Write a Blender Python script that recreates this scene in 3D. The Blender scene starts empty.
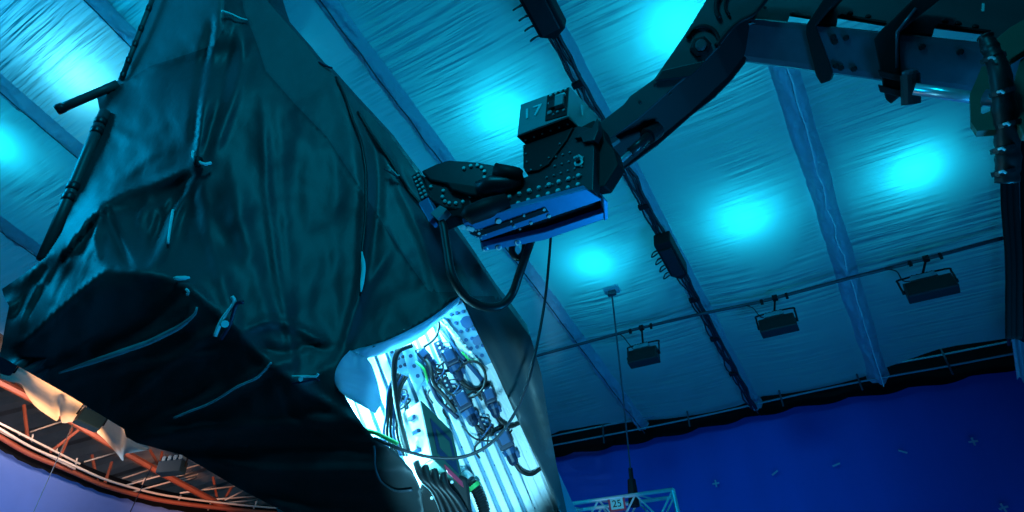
import bpy, bmesh, math, random
from mathutils import Vector, Matrix, noise
from mathutils.geometry import delaunay_2d_cdt
random.seed(7)
SC = bpy.context.scene
COL = SC.collection
V = Vector
# ------------------------------------------------------------------ camera
F = 604.0
EYE = V((0, 0, 1.6))
up_c = V((18, 766, -604)).normalized()
f_c = V((0, 0, -1))
y_c = (f_c - up_c * f_c.dot(up_c)).normalized()
x_c = y_c.cross(up_c)
ROT = Matrix((x_c, y_c, up_c))
def ray(px, py): return ROT @ (V((px - 512, -(py - 256), -F)) / F)
def dirv(px, py): return ray(px, py).normalized()
def P(px, py, d): return EYE + ray(px, py) * d
cd = bpy.data.cameras.new('camera'); cam = bpy.data.objects.new('camera', cd); COL.objects.link(cam)
cd.sensor_width = 36; cd.lens = 36 * F / 1024; cd.clip_end = 300
cam.matrix_world = Matrix.Translation(EYE) @ ROT.to_4x4()
SC.camera = cam

# ------------------------------------------------------------------ materials
def mat(name, col, rough=.5, metal=0., bump=0., scale=20., spec=.5, dist=.02, vary=0., coords='Object', stretch=None, sheen=0):
    m = bpy.data.materials.new(name); m.use_nodes = True
    nt = m.node_tree; b = nt.nodes['Principled BSDF']
    b.inputs['Base Color'].default_value = (*col, 1); b.inputs['Roughness'].default_value = rough
    b.inputs['Metallic'].default_value = metal; b.inputs['Specular IOR Level'].default_value = spec
    tc = nt.nodes.new('ShaderNodeTexCoord'); mp = nt.nodes.new('ShaderNodeMapping')
    nt.links.new(tc.outputs[coords], mp.inputs[0])
    if stretch: mp.inputs['Scale'].default_value = stretch
    n = nt.nodes.new('ShaderNodeTexNoise'); n.inputs['Scale'].default_value = scale; n.inputs['Detail'].default_value = 4
    nt.links.new(mp.outputs[0], n.inputs['Vector'])
    if bump:
        bp = nt.nodes.new('ShaderNodeBump'); bp.inputs['Strength'].default_value = bump; bp.inputs['Distance'].default_value = dist
        nt.links.new(n.outputs['Fac'], bp.inputs['Height']); nt.links.new(bp.outputs[0], b.inputs['Normal'])
    v = max(vary, .12)
    mx = nt.nodes.new('ShaderNodeMix'); mx.data_type = 'RGBA'
    mx.inputs[6].default_value = (*[c * (1 - v) for c in col], 1); mx.inputs[7].default_value = (*[min(1, c * (1 + v)) for c in col], 1)
    nt.links.new(n.outputs['Fac'], mx.inputs[0]); nt.links.new(mx.outputs[2], b.inputs['Base Color'])
    return m
M = {}
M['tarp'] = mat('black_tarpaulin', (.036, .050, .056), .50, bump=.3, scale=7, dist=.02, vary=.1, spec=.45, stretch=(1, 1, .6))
M['tarp2'] = mat('black_tarpaulin_lighter', (.075, .108, .116), .50, bump=.3, scale=7, dist=.02, vary=.1, spec=.45, stretch=(1, 1, .6))  # lighter tone for part of the tarpaulin
M['lining'] = mat('pale_tarp_lining', (.42, .66, .80), .5, bump=.3, scale=8)
M['black'] = mat('black_paint', (.008, .010, .012), .55, spec=.22)
M['rubber'] = mat('black_rubber', (.012, .012, .014), .45)
M['steel_black'] = mat('black_steel', (.020, .030, .036), .38, metal=.3, vary=.25, scale=9)
M['arm'] = mat('arm_paint', (.045, .075, .080), .45, vary=.25, scale=4)
M['tube'] = mat('boom_tube_steel', (.075, .12, .16), .3, metal=.35, vary=.3, scale=6)
M['blue'] = mat('anodised_blue', (.04, .24, .46), .4, metal=.35, vary=.12)
M['chrome'] = mat('chrome', (.75, .78, .85), .26, metal=.6)
M['bolt'] = mat('zinc_bolt', (.75, .82, .80), .3, metal=.15)
M['grey'] = mat('grey_box_paint', (.20, .29, .31), .45)
M['digit'] = mat('white_stencil', (.75, .85, .88), .6)
M['white'] = mat('white_paint', (.8, .8, .8), .5)
M['alu'] = mat('aluminium', (.80, .84, .88), .42, metal=.25, vary=.05)
M['alu_shaded'] = mat('aluminium_shaded', (.14, .32, .46), .5, metal=.2)  # darker copy of the aluminium, groove shade put into the colour
M['plug'] = mat('dark_blue_plug', (.008, .025, .065), .45)
M['plugb'] = mat('blue_plug_body', (.015, .075, .20), .45)
M['green'] = mat('green_box_paint', (.02, .07, .055), .45)
M['red_t'] = mat('red_tape', (.55, .04, .08), .5)
M['greenw'] = mat('green_wire', (.05, .5, .12), .5)
M['olive'] = mat('olive_steel', (.085, .105, .07), .45, vary=.2, scale=5)
M['orange'] = mat('orange_steel', (.30, .070, .034), .55, vary=.25, scale=3)
M['pale'] = mat('pale_pipe', (.62, .52, .44), .5, vary=.15)
M['deck'] = mat('roof_deck', (.24, .23, .25), .7, vary=.3, scale=2)
M['drape'] = mat('white_drape', (.85, .74, .60), .7, bump=.2, scale=6)
M['valance'] = mat('black_valance', (.005, .005, .006), .9, bump=.5, scale=3, spec=.08)
M['rail'] = mat('dark_rail', (.06, .07, .09), .5)
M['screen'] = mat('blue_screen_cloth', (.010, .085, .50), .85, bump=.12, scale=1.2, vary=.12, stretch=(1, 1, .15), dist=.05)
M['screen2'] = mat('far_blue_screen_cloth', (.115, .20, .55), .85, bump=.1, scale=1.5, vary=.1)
M['sleeve'] = mat('beam_wrap', (.60, .68, .80), .3, bump=1., scale=9, dist=.06, spec=.7)
M['cord'] = mat('thin_cable', (.02, .022, .03), .5)
M['wire'] = mat('rigging_wire', (.05, .07, .09), .5)
M['truss'] = mat('truss_tube', (.42, .62, .62), .4, metal=.3)
M['tape'] = mat('marker_tape', (.35, .42, .55), .7)
M['strap'] = mat('pale_strap', (.34, .50, .56), .7)
M['hi'] = mat('pale_cord', (.85, .92, .92), .5)
M['cyan_tape'] = mat('cyan_tape', (.25, .95, .95), .5)
M['fixture'] = mat('fixture_paint', (.012, .018, .022), .5)
M['fixture_top'] = mat('fixture_gear', (.20, .30, .36), .45)
M['skirt'] = mat('pale_cloth', (.40, .48, .60), .6, bump=.3, scale=10)
M['floor'] = mat('stage_floor', (.05, .055, .06), .6)
M['magenta'] = mat('magenta_tape', (.35, .02, .06), .5)

def translucent(m, t):
    nt = m.node_tree; b = nt.nodes['Principled BSDF']; out = nt.nodes['Material Output']
    tr = nt.nodes.new('ShaderNodeBsdfTranslucent'); tr.inputs[0].default_value = b.inputs['Base Color'].default_value
    mx = nt.nodes.new('ShaderNodeMixShader'); mx.inputs[0].default_value = t
    nt.links.new(b.outputs[0], mx.inputs[1]); nt.links.new(tr.outputs[0], mx.inputs[2]); nt.links.new(mx.outputs[0], out.inputs[0])
translucent(M['lining'], .65); translucent(M['sleeve'], .5)
# translucent stretched ceiling cloth
def ceiling_mat(U, W):
    m = bpy.data.materials.new('stretched_ceiling_cloth'); m.use_nodes = True
    nt = m.node_tree; nt.nodes.clear()
    out = nt.nodes.new('ShaderNodeOutputMaterial'); tc = nt.nodes.new('ShaderNodeTexCoord')
    mp = nt.nodes.new('ShaderNodeMapping'); mp.inputs['Scale'].default_value = (5.2, .22, 1)   # object x along beams, y across
    nz = nt.nodes.new('ShaderNodeTexNoise'); nz.inputs['Scale'].default_value = 1.9; nz.inputs['Detail'].default_value = 3; nz.inputs['Roughness'].default_value = .5
    nt.links.new(tc.outputs['Object'], mp.inputs[0]); nt.links.new(mp.outputs[0], nz.inputs['Vector'])
    # patches where the cloth is puckered
    big = nt.nodes.new('ShaderNodeTexNoise'); big.inputs['Scale'].default_value = .55; nt.links.new(tc.outputs['Object'], big.inputs['Vector'])
    rp = nt.nodes.new('ShaderNodeMapRange'); rp.interpolation_type = 'SMOOTHERSTEP'; rp.inputs[1].default_value = .30; rp.inputs[2].default_value = .78
    nt.links.new(big.outputs['Fac'], rp.inputs[0])
    mul = nt.nodes.new('ShaderNodeMath'); mul.operation = 'MULTIPLY'
    nt.links.new(nz.outputs['Fac'], mul.inputs[0]); nt.links.new(rp.outputs[0], mul.inputs[1])
    bp = nt.nodes.new('ShaderNodeBump'); bp.inputs['Strength'].default_value = 1.0; bp.inputs['Distance'].default_value = .15
    nt.links.new(mul.outputs[0], bp.inputs['Height'])
    df = nt.nodes.new('ShaderNodeBsdfDiffuse'); df.inputs[0].default_value = (.55, .66, .72, 1)
    tr = nt.nodes.new('ShaderNodeBsdfTranslucent'); tr.inputs[0].default_value = (.60, .70, .72, 1)
    nt.links.new(bp.outputs[0], df.inputs['Normal']); nt.links.new(bp.outputs[0], tr.inputs['Normal'])
    mx = nt.nodes.new('ShaderNodeMixShader'); mx.inputs[0].default_value = .55
    nt.links.new(df.outputs[0], mx.inputs[1]); nt.links.new(tr.outputs[0], mx.inputs[2]); nt.links.new(mx.outputs[0], out.inputs[0])
    return m

# ------------------------------------------------------------------ object helpers
WLOC = {}
def tag(o, label=None, cat=None, group=None, kind=None):
    if label: o['label'] = label
    if cat: o['category'] = cat
    if group: o['group'] = group
    if kind: o['kind'] = kind
    return o
def empty(name, loc, label, cat, group=None, kind=None):
    o = bpy.data.objects.new(name, None); COL.objects.link(o); o.location = loc; o.empty_display_size = .2
    WLOC[o.name] = V(loc); return tag(o, label, cat, group, kind)
class MB:
    def __init__(s): s.bm = bmesh.new()
    def face(s, pts):
        vs = [s.bm.verts.new(p) for p in pts]
        try: return s.bm.faces.new(vs)
        except ValueError: return None
    def prism(s, pts, vec, bevel=0):
        """closed solid: polygon pts swept along vec"""
        vec = V(vec); n = len(pts)
        a = [s.bm.verts.new(p) for p in pts]; b = [s.bm.verts.new(V(p) + vec) for p in pts]
        fs = [s.bm.faces.new(a), s.bm.faces.new(b[::-1])]
        for i in range(n):
            j = (i + 1) % n
            fs.append(s.bm.faces.new((a[j], a[i], b[i], b[j])))
        bmesh.ops.recalc_face_normals(s.bm, faces=fs)
        if bevel:
            es = list({e for f in fs for e in f.edges})
            bmesh.ops.bevel(s.bm, geom=es, offset=bevel, segments=2, affect='EDGES', profile=.6)
        return s
    def box(s, c, ax, ay, az, bevel=0):
        """centre and three half-axis vectors"""
        c, ax, ay, az = V(c), V(ax), V(ay), V(az)
        return s.prism([c - ax - ay - az, c + ax - ay - az, c + ax + ay - az, c - ax + ay - az], az * 2, bevel)
    def tube(s, path, r, n=8, cap=True):
        path = [V(p) for p in path]; rings = []
        k = len(path); prev = None
        for i, p in enumerate(path):
            t = (path[min(i + 1, k - 1)] - path[max(i - 1, 0)]).normalized()
            if prev is None:
                a = t.cross(V((0, 0, 1)));
                if a.length < .05: a = t.cross(V((1, 0, 0)))
                a.normalize()
            else:
                a = (prev - t * prev.dot(t)).normalized()
            prev = a; b = t.cross(a)
            rr = r[i] if isinstance(r, (list, tuple)) else r
            rings.append([s.bm.verts.new(p + (a * math.cos(2 * math.pi * q / n) + b * math.sin(2 * math.pi * q / n)) * rr) for q in range(n)])
        for i in range(k - 1):
            for q in range(n):
                s.bm.faces.new((rings[i][q], rings[i][(q + 1) % n], rings[i + 1][(q + 1) % n], rings[i + 1][q]))
        if cap:
            s.bm.faces.new(rings[0][::-1]); s.bm.faces.new(rings[-1])
        return s
    def dome(s, c, n, r, h=None, seg=8):
        """a bolt head: short hex/round drum on direction n"""
        c, n = V(c), V(n).normalized(); h = h or r * .7
        return s.tube([c, c + n * h * .7, c + n * h], [r, r, r * .72], seg)
    def grid(s, rows):
        vs = [[s.bm.verts.new(p) for p in row] for row in rows]
        for i in range(len(vs) - 1):
            for j in range(len(vs[0]) - 1):
                s.bm.faces.new((vs[i][j], vs[i][j + 1], vs[i + 1][j + 1], vs[i + 1][j]))
        return s
    def build(s, name, m, parent=None, smooth=False, label=None, cat=None, group=None, kind=None, origin=None, rot=None, recalc=True):
        bm = s.bm
        if recalc: bmesh.ops.recalc_face_normals(bm, faces=bm.faces)
        lo = V([min(v.co[i] for v in bm.verts) for i in range(3)]); hi = V([max(v.co[i] for v in bm.verts) for i in range(3)])
        o0 = V(origin) if origin is not None else V(((lo.x + hi.x) / 2, (lo.y + hi.y) / 2, lo.z))
        R = rot.to_3x3() if rot else Matrix.Identity(3); Ri = R.inverted()
        for v in bm.verts: v.co = Ri @ (v.co - o0)
        me = bpy.data.meshes.new(name); bm.to_mesh(me); bm.free()
        mats = m if isinstance(m, list) else [m]
        for k in mats: me.materials.append(k)
        if smooth:
            for p in me.polygons: p.use_smooth = True
        o = bpy.data.objects.new(name, me); COL.objects.link(o)
        WLOC[o.name] = o0
        if parent:
            o.parent = parent; o.location = o0 - WLOC[parent.name]
        else: o.location = o0
        if rot: o.rotation_euler = R.to_euler()
        tag(o, label, cat, group, kind)
        return o
def smooth_path(pts, n=6):
    pts = [V(p) for p in pts]; out = []
    for i in range(len(pts) - 1):
        p0 = pts[max(i - 1, 0)]; p1 = pts[i]; p2 = pts[i + 1]; p3 = pts[min(i + 2, len(pts) - 1)]
        for k in range(n):
            t = k / n
            out.append(.5 * ((2 * p1) + (p2 - p0) * t + (2 * p0 - 5 * p1 + 4 * p2 - p3) * t * t + (3 * p1 - p0 - 3 * p2 + p3) * t ** 3))
    out.append(pts[-1]); return out
def pxpath(l, n=6): return smooth_path([P(*p) for p in l], n)
class Plane:
    """a plane through p, spanned by two directions"""
    def __init__(s, p, a, b):
        s.p = V(p); s.n = V(a).cross(V(b)).normalized()
        if s.n.dot(EYE - s.p) < 0: s.n = -s.n          # n faces the viewer's side
    def at(s, px, py, off=0.):
        r = ray(px, py); q = s.p + s.n * off
        return EYE + r * ((q - EYE).dot(s.n) / r.dot(s.n))
    def poly(s, pts, off=0.): return [s.at(x, y, off) for x, y in pts]
def three(a, b, c):
    A, B, C = P(*a), P(*b), P(*c); return Plane(A, B - A, C - A)
def text(s, name, loc, xa, ya, size, m, parent, label=None, thick=.004):
    cu = bpy.data.curves.new('t', 'FONT'); cu.body = s; cu.size = size; cu.extrude = thick; cu.align_x = 'CENTER'; cu.align_y = 'CENTER'
    t = bpy.data.objects.new('t', cu); COL.objects.link(t)
    dg = bpy.context.evaluated_depsgraph_get(); me = bpy.data.meshes.new_from_object(t.evaluated_get(dg))
    bpy.data.objects.remove(t)
    o = bpy.data.objects.new(name, me); COL.objects.link(o); me.name = name
    me.materials.clear(); me.materials.append(m)
    xa = V(xa).normalized(); ya = (V(ya) - xa * V(ya).dot(xa)).normalized(); za = xa.cross(ya)
    R = Matrix((xa, ya, za)).transposed()
    o.rotation_euler = R.to_euler(); o.parent = parent; o.location = V(loc) - WLOC[parent.name]
    WLOC[o.name] = V(loc)
    if label: o['label'] = label
    return o

def interp(l, x):
    for (x0, y0), (x1, y1) in zip(l, l[1:]):
        if x <= x1: return y0 + (y1 - y0) * (x - x0) / (x1 - x0)
    return l[-1][1]
# ------------------------------------------------------------------ CEILING PLANE
N_up = (ROT @ V((111.5, 574, -604))).normalized()       # upward normal of the sloping cloth ceiling
HC = 9.2
Udir = dirv(1070, 1000); Udir = (Udir - N_up * Udir.dot(N_up)).normalized()
Wdir = Udir.cross(N_up).normalized()
if Wdir.x < 0: Wdir = -Wdir
def ceil_at(px, py, drop=0.):
    r = ray(px, py); return EYE + r * ((HC - drop) / r.dot(N_up))
C0 = EYE + N_up * HC
def uv(p): q = p - C0; return q.dot(Udir), q.dot(Wdir)
def cp(u, w, drop=0.): return C0 + Udir * u + Wdir * w - N_up * drop
w_left = uv(ceil_at(0, 333))[1]; w_right = uv(ceil_at(1004, 190))[1]
beams_px = [((95, 0), (140, 42)), ((0, 78), (80, 150)), ((0, 218), (40, 250)), ((330, 0), (645, 430)), ((540, 0), (755, 404)), ((787, 65), (875, 377))]
beam_w = []
for a, b in beams_px:
    beam_w.append((uv(ceil_at(*a))[1] + uv(ceil_at(*b))[1]) / 2)
print('beam w', beam_w, 'left', w_left, 'right', w_right)
end_px = [(560, 428), (601, 421), (626, 422), (645, 420), (680, 414), (747, 403), (758, 396), (815, 385), (868, 375), (885, 368), (915, 357), (945, 347), (1004, 339)]
end_uw = [uv(ceil_at(*p)) for p in end_px]
print('ends', [tuple(round(c, 1) for c in e) for e in end_uw])
def end_u(w):
    e = end_uw
    if w <= e[0][1]: return e[0][0] + (w - e[0][1]) * (-.35)
    for (u0, w0), (u1, w1) in zip(e, e[1:]):
        if w <= w1: return u0 + (u1 - u0) * (w - w0) / (w1 - w0)
    return e[-1][0]
RC = Matrix((Udir, Wdir, Udir.cross(Wdir))).transposed()
b = MB(); rows = []
NU, NW = 90, 70
def sag(u, w):
    # cloth sags a little between neighbouring beams
    ws = sorted(beam_w); s = 0
    for a, c in zip(ws, ws[1:]):
        if a <= w <= c: s = .10 * math.sin(math.pi * (w - a) / (c - a))
    return s
for i in range(NW + 1):
    w = w_left + (w_right - w_left) * i / NW; ue = end_u(w); u0 = -9.0
    rows.append([cp(u0 + (ue - u0) * j / NU, w, sag(0, w) * (1 - .0 * j)) for j in range(NU + 1)])
b.grid(rows)
ceiling = b.build('ceiling', ceiling_mat(Udir, Wdir), smooth=True, label='pale translucent cloth ceiling stretched above the whole stage, glowing cyan', cat='ceiling', kind='structure', origin=C0, rot=RC)
# stitched seams between beams
seam_px = [((350, 0), (540, 120)), ]
seams = [((427, 10), (520, 140)), ((634, 0), (690, 120)), ((706, 160), (755, 285)), ((20, 30), (75, 75)), ((90, 0), (130, 40)), ((910, 105), (918, 160)), ((565, 235), (600, 280))]
for a, c in seams:
    ww = (uv(ceil_at(*a))[1] + uv(ceil_at(*c))[1]) / 2
    b = MB(); ue = min(end_u(ww) - .05, 40)
    b.tube([cp(-6 + (ue + 6) * k / 20, ww, sag(0, ww) + .035) for k in range(21)], .014, 5)
    b.build('seam', M['wire'], ceiling)

# wrapped beams
def zone(i): return ['far top-left corner behind the pole', 'second from the left edge of the photo, passing the pole stub', 'lowest on the left, passing behind the tarpaulin corner', 'running down to the bolted arm knuckle', 'carrying black cables and boxes beside the number box', 'right of the arm, bare of cables']
beam_labels = ['pale cloth-wrapped ceiling beam in the top left corner, cut by the tarpaulin pole',
               'pale cloth-wrapped ceiling beam passing the tip of the pole stub',
               'pale cloth-wrapped ceiling beam low on the left, behind the tarpaulin corner',
               'pale cloth-wrapped ceiling beam meeting the bolted arm knuckle, left of the rope',
               'ceiling beam wrapped in cloth and strung with black cables and two boxes',
               'wide smooth cloth-wrapped ceiling beam under the boom, right of the middle light']
for bi, w in enumerate(beam_w):
    ue = end_u(w) + .25; u0 = -7.
    root = empty('wrapped_beam', cp(ue, w, .2), beam_labels[bi], 'beam', 'wrapped ceiling beams')
    b = MB(); rows = []; n = 260; hw = .19 if bi != 5 else .22
    for j in range(n + 1):
        u = u0 + (ue - u0) * j / n
        row = []
        for k in range(13):
            t = -1 + 2 * k / 12
            prof = (1 - abs(t) ** 1.7)
            wr = noise.noise(V((u * 2.2, t * 1.8 + bi * 7, 0))) * .15 + noise.noise(V((u * 6, t * 4 + bi * 3, 4))) * .07
            side = noise.noise(V((u * .9, bi * 5 + (1 if t > 0 else 2), 9))) * .05
            row.append(cp(u, w + t * (hw + side * abs(t)), -.02 + prof * (.22 + wr)))
        rows.append(row)
    b.grid(rows)
    b.build('cloth_sleeve', M['sleeve'], root, smooth=True)
    b = MB(); b.tube([cp(u0, w, -.06), cp(ue, w, -.06)], .05, 8); b.build('beam_pipe', M['rail'], root)
    # lacing cord along the sleeve
    b = MB(); pth = [cp(u0 + (ue - u0) * j / 80, w + .09 * math.sin(j * .9) * noise.noise(V((j * .3, bi, 0))) + .04, .25) for j in range(81)]
    b.tube(pth, .012, 5); b.build('lacing_cord', M['hi'] if bi == 5 else M['wire'], root)
    if bi == 4:
        for q in range(4):
            b = MB()
            b.tube([cp(-4 + (ue - .3 + 4) * j / 120, w - .08 + .05 * q + .07 * noise.noise(V((j * .33, q * 3, 1))), .30 + .05 * noise.noise(V((j * .4, q * 5, 2)))) for j in range(121)], .017 + .004 * q, 6)
            b.build('cable', M['cord'], root, smooth=True)
        for j in range(11):
            u = -1.5 + j * (ue + 1.0) / 11
            b = MB(); b.box(cp(u, w - .02, .30), Udir * .05, Wdir * .10, N_up * .04, .012); b.build('cable_clip', M['black'], root)

# cable boxes on the beam
def cable_box(p, L, Wd, label):
    root = empty('cable_box', p, label, 'box', 'black boxes on the cabled beam')
    b = MB(); c = V(p)
    b.prism([c - Udir * L - Wdir * Wd, c + Udir * L * .7 - Wdir * Wd, c + Udir * L + Wdir * 0, c + Udir * L * .8 + Wdir * Wd, c - Udir * L + Wdir * Wd], N_up * .30, .02)
    b.build('box_shell', M['black'], root)
    b = MB(); b.box(c - N_up * .015, Udir * L * .7, Wdir * Wd * .7, N_up * .02, .008); b.build('cover_plate', M['steel_black'], root)
    for q in range(4):
        b = MB(); pth = [c - Udir * (L * (.6 - .4 * q)) - Wdir * Wd, c - Udir * (L * (.6 - .4 * q)) - Wdir * (Wd + .12) - N_up * .06, c - Udir * (L * (.5 - .4 * q)) - Wdir * (Wd + .1) + N_up * .12, c - Udir * (L * (.4 - .4 * q)) - Wdir * Wd * .9 + N_up * .2]
        b.tube(smooth_path(pth, 5), .014, 6); b.build('cable_tail', M['cord'], root, smooth=True)
cable_box(ceil_at(542, 14, .62), .42, .20, 'black cable box on the beam at the top edge, above the number box')
cable_box(ceil_at(672, 262, .62), .52, .16, 'black cable box on the beam between the arm and the lighting pipe')

# lighting pipe across the beams and its three lamps
pipe_px = [(330, 408), (420, 386), (500, 366), (540, 355), (632, 330), (700, 314), (760, 302), (850, 278), (925, 259), (1003, 238)]
b = MB(); b.tube([ceil_at(x, y, .34) for x, y in pipe_px], .035, 8)
b.build('lighting_pipe', M['rail'], smooth=True, label='thin dark pipe crossing under the ceiling beams with three lamps hung from it', cat='pipe')
def lamp(cx, cy, w, h, tilt, label):
    """cx,cy top centre of the yoke in the photo"""
    pk = ceil_at(cx, interp(pipe_px, cx), .36); r_ = ray(cx, cy)
    ctr = EYE + r_ * ((pk - EYE).xy.length / r_.xy.length); d = (ctr - EYE).dot(ROT @ V((0, 0, -1)))
    s = d / F
    side = Wdir; Za = V((0, 0, 1)); Ya = Za.cross(side).normalized()
    if Ya.dot(ctr - EYE) < 0: Ya = -Ya
    hw = w * s / 2; hh = h * s * 1.02
    root = empty('stage_light', ctr, label, 'stage light', 'lamps on the pipe')
    dn = (-Za * .95 - Ya * .22).normalized(); th = side.cross(dn).normalized()
    if th.dot(Ya) < 0: th = -th
    th = th * .10
    b = MB(); b.prism([ctr - side * hw * .96, ctr + side * hw * .96, ctr + side * hw + dn * hh, ctr - side * hw + dn * hh], th * 2.2, .02)
    b.build('lamp_housing', M['fixture'], root)
    b = MB(); b.prism([ctr - side * hw * .9 + dn * hh * .08 - th * .1, ctr + side * hw * .9 + dn * hh * .08 - th * .1, ctr + side * hw * .93 + dn * hh * .93 - th * .1, ctr - side * hw * .93 + dn * hh * .93 - th * .1], th * .2, .006)
    b.build('diffuser_frame', M['black'], root)
    b = MB(); b.prism([ctr - side * hw * .62 - dn * .02, ctr + side * hw * .5 - dn * .02, ctr + side * hw * .42 - dn * .13, ctr - side * hw * .55 - dn * .13], th * 2, .015)
    b.build('power_supply', M['fixture_top'], root)
    for k in range(5):
        b = MB(); b.box(ctr + side * hw * (-.45 + .2 * k) - dn * .14 + th, side * .012, dn * .02, th * .9); b.build('cooling_fin', M['steel_black'], root)
    b = MB(); m_ = ctr + th; yh = .20
    b.tube(smooth_path([m_ + side * hw * 1.05 + dn * hh * .4, m_ + side * hw * 1.06 - dn * yh * .6, m_ + side * hw * .9 - dn * yh, m_ - side * hw * .9 - dn * yh, m_ - side * hw * 1.06 - dn * yh * .6, m_ - side * hw * 1.05 + dn * hh * .4], 4), .018, 6); b.build('yoke', M['black'], root)
    for sgn in (-1, 1):
        b = MB(); b.tube([m_ + side * hw * 1.10 * sgn + dn * hh * .4, m_ + side * hw * .94 * sgn + dn * hh * .4], .04, 8); b.build('tilt_knob', M['black'], root)
    top_pt = m_ - dn * yh
    up_pt = pk
    b = MB(); b.tube([top_pt, up_pt], .022, 6); b.box(up_pt, side * .05, N_up * .055, Ya * .05, .01)
    b.box(up_pt - side * .26 - N_up * .02, side * .03, N_up * .06, Ya * .03, .01)
    b.box(up_pt + side * .22 - N_up * .02, side * .025, N_up * .07, Ya * .03, .01); b.build('pipe_clamp', M['black'], root)
    b = MB(); b.tube(smooth_path([ctr - dn * .1 - side * hw * .3 + th, ctr - dn * .2 - side * hw * .8 + th * 1.5, up_pt - side * hw * 1.3 - N_up * .12, up_pt - side * hw * 1.7], 6), .012, 6)
    b.build('power_cable', M['cord'], root, smooth=True)
lamp(641.5, 348, 31, 15, 0, 'small black stage light on the pipe, nearest the hanging rope')
lamp(775, 316, 35, 16, 0, 'black stage light on the pipe midway between the cabled beam and the wide beam')
lamp(926, 278, 44, 18, 0, 'largest black stage light on the pipe, nearest the right edge')

# ------------------------------------------------------------------ BLUE SCREEN, VALANCE, RAILS (right)
def Pz(px, py, z):
    r = ray(px, py); return EYE + r * ((z - EYE.z) / r.z)
ZT = 1.6 + 6.3
val_px = [(380, 490), (440, 481), (500, 471), (530, 465), (560, 459), (615, 449), (670, 439), (730, 427), (791, 414), (840, 404), (890, 395), (950, 385), (1012, 374), (1070, 364), (1140, 352)]
def interp(l, x):
    for (x0, y0), (x1, y1) in zip(l, l[1:]):
        if x <= x1: return y0 + (y1 - y0) * (x - x0) / (x1 - x0)
    return l[-1][1]
cur = smooth_path([Pz(x, y, ZT) for x, y in val_px], 8)
b = MB(); rows = [[], []]
L = 0; fold = []
for i, p in enumerate(cur):
    if i: L += (p - cur[i - 1]).length
    t = (cur[min(i + 1, len(cur) - 1)] - cur[max(i - 1, 0)]).normalized(); nn = V((-t.y, t.x, 0)).normalized()
    if nn.dot(EYE - p) < 0: nn = -nn
    fold.append((p, nn, L))
scr_rows = []
zs = [ZT + .6, ZT - .3, ZT - 1.5, ZT - 3, ZT - 5, 0.02]
for z in zs:
    scr_rows.append([V((p.x, p.y, z)) - nn * .02 + nn * .03 * math.sin(l * 5.2) * (.4 + .6 * noise.noise(V((l * .3, 0, 0)))) for p, nn, l in fold])
b.grid(scr_rows)
screen = b.build('wall_back', M['screen'], smooth=True, label='deep blue screen cloth hanging behind the stage at lower right', cat='blue screen', kind='structure')
def dense(seq, n):
    out = []
    for a, c in zip(seq, seq[1:]):
        for k in range(n): out.append(tuple(a[q] + (c[q] - a[q]) * k / n if q != 1 else a[1].lerp(c[1], k / n) for q in range(3)) if False else (a[0].lerp(c[0], k / n), a[1].lerp(c[1], k / n), a[2] + (c[2] - a[2]) * k / n))
    out.append(seq[-1]); return out
fd = dense(fold, 3)
b = MB(); rows = []
for q in range(7):
    rows.append([])
    for p, nn, l in fd:
        zb = ZT + .02 - .07 * abs(math.sin(l * 2.6)) - .03 * math.sin(l * .9)
        z = zb + (ZT + 2.4 - zb) * q / 6
        rows[-1].append(V((p.x, p.y, z)) + nn * (.28 + .05 * math.sin(l * 5.2)))
b.grid(rows)
b.build('trim_1', M['valance'], smooth=True, label='black scalloped valance cloth above the blue screen', cat='valance', kind='structure')
# guard rails in front of the valance
root = empty('guard_rail', fold[30][0] + V((0, 0, .3)), 'two dark guard rail pipes running along the black valance on the right', 'railing')
for off, dz in ((.75, .40), (.75, .12)):
    b = MB(); b.tube([V((p.x, p.y, ZT + dz)) + nn * off for p, nn, l in fold], .022, 6); b.build('rail_pipe', M['fixture_top'], root, smooth=True)
for i in range(4, len(fold), 12):
    p, nn, l = fold[i]
    b = MB(); b.tube([V((p.x, p.y, ZT - .1)) + nn * .79, V((p.x, p.y, ZT + .62)) + nn * .79], .02, 6)
    b.build('rail_post', M['rail'], root)
# tracking crosses of tape
def scr_hit(px, py):
    best = None
    r = ray(px, py)
    for (p, nn, l), (q, n2, l2) in zip(fold, fold[1:]):
        e = q - p; den = r.x * e.y - r.y * e.x
        if abs(den) < 1e-9: continue
        s = ((p.x - EYE.x) * e.y - (p.y - EYE.y) * e.x) / den
        h = EYE + r * s; k = (h.xy - p.xy).dot(e.xy) / e.xy.length_squared
        if 0 <= k <= 1 and s > 0: best = (h, nn, e.normalized())
    return best
mk = [(717, 484.5, 0, 'beside the numbered truss'), (776, 474, .5, 'second from the left, slanted'), (837, 466, .25, 'third from the left, a flat dash'), (903, 453, -.5, 'below the wide beam end, a slanted dash'), (973, 443, 0, 'highest and farthest right'), (1003, 509, .2, 'at the bottom right edge')]
for px, py, a, txt in mk:
    h, nn, e = scr_hit(px, py)
    e = V((e.x, e.y, 0)).normalized(); z = V((0, 0, 1)); e2 = e * math.cos(a) + z * math.sin(a); z2 = z * math.cos(a) - e * math.sin(a)
    c = h + nn * .09
    b = MB(); b.box(c, e2 * .085, z2 * .018, nn * .006)
    if px not in (776, 837, 903): b.box(c, e2 * .018, z2 * .085, nn * .005)
    b.build('tracking_marker', M['tape'], label='small pale tape mark on the blue screen, ' + txt, cat='tape mark', group='tape marks on the blue screen')

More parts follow.
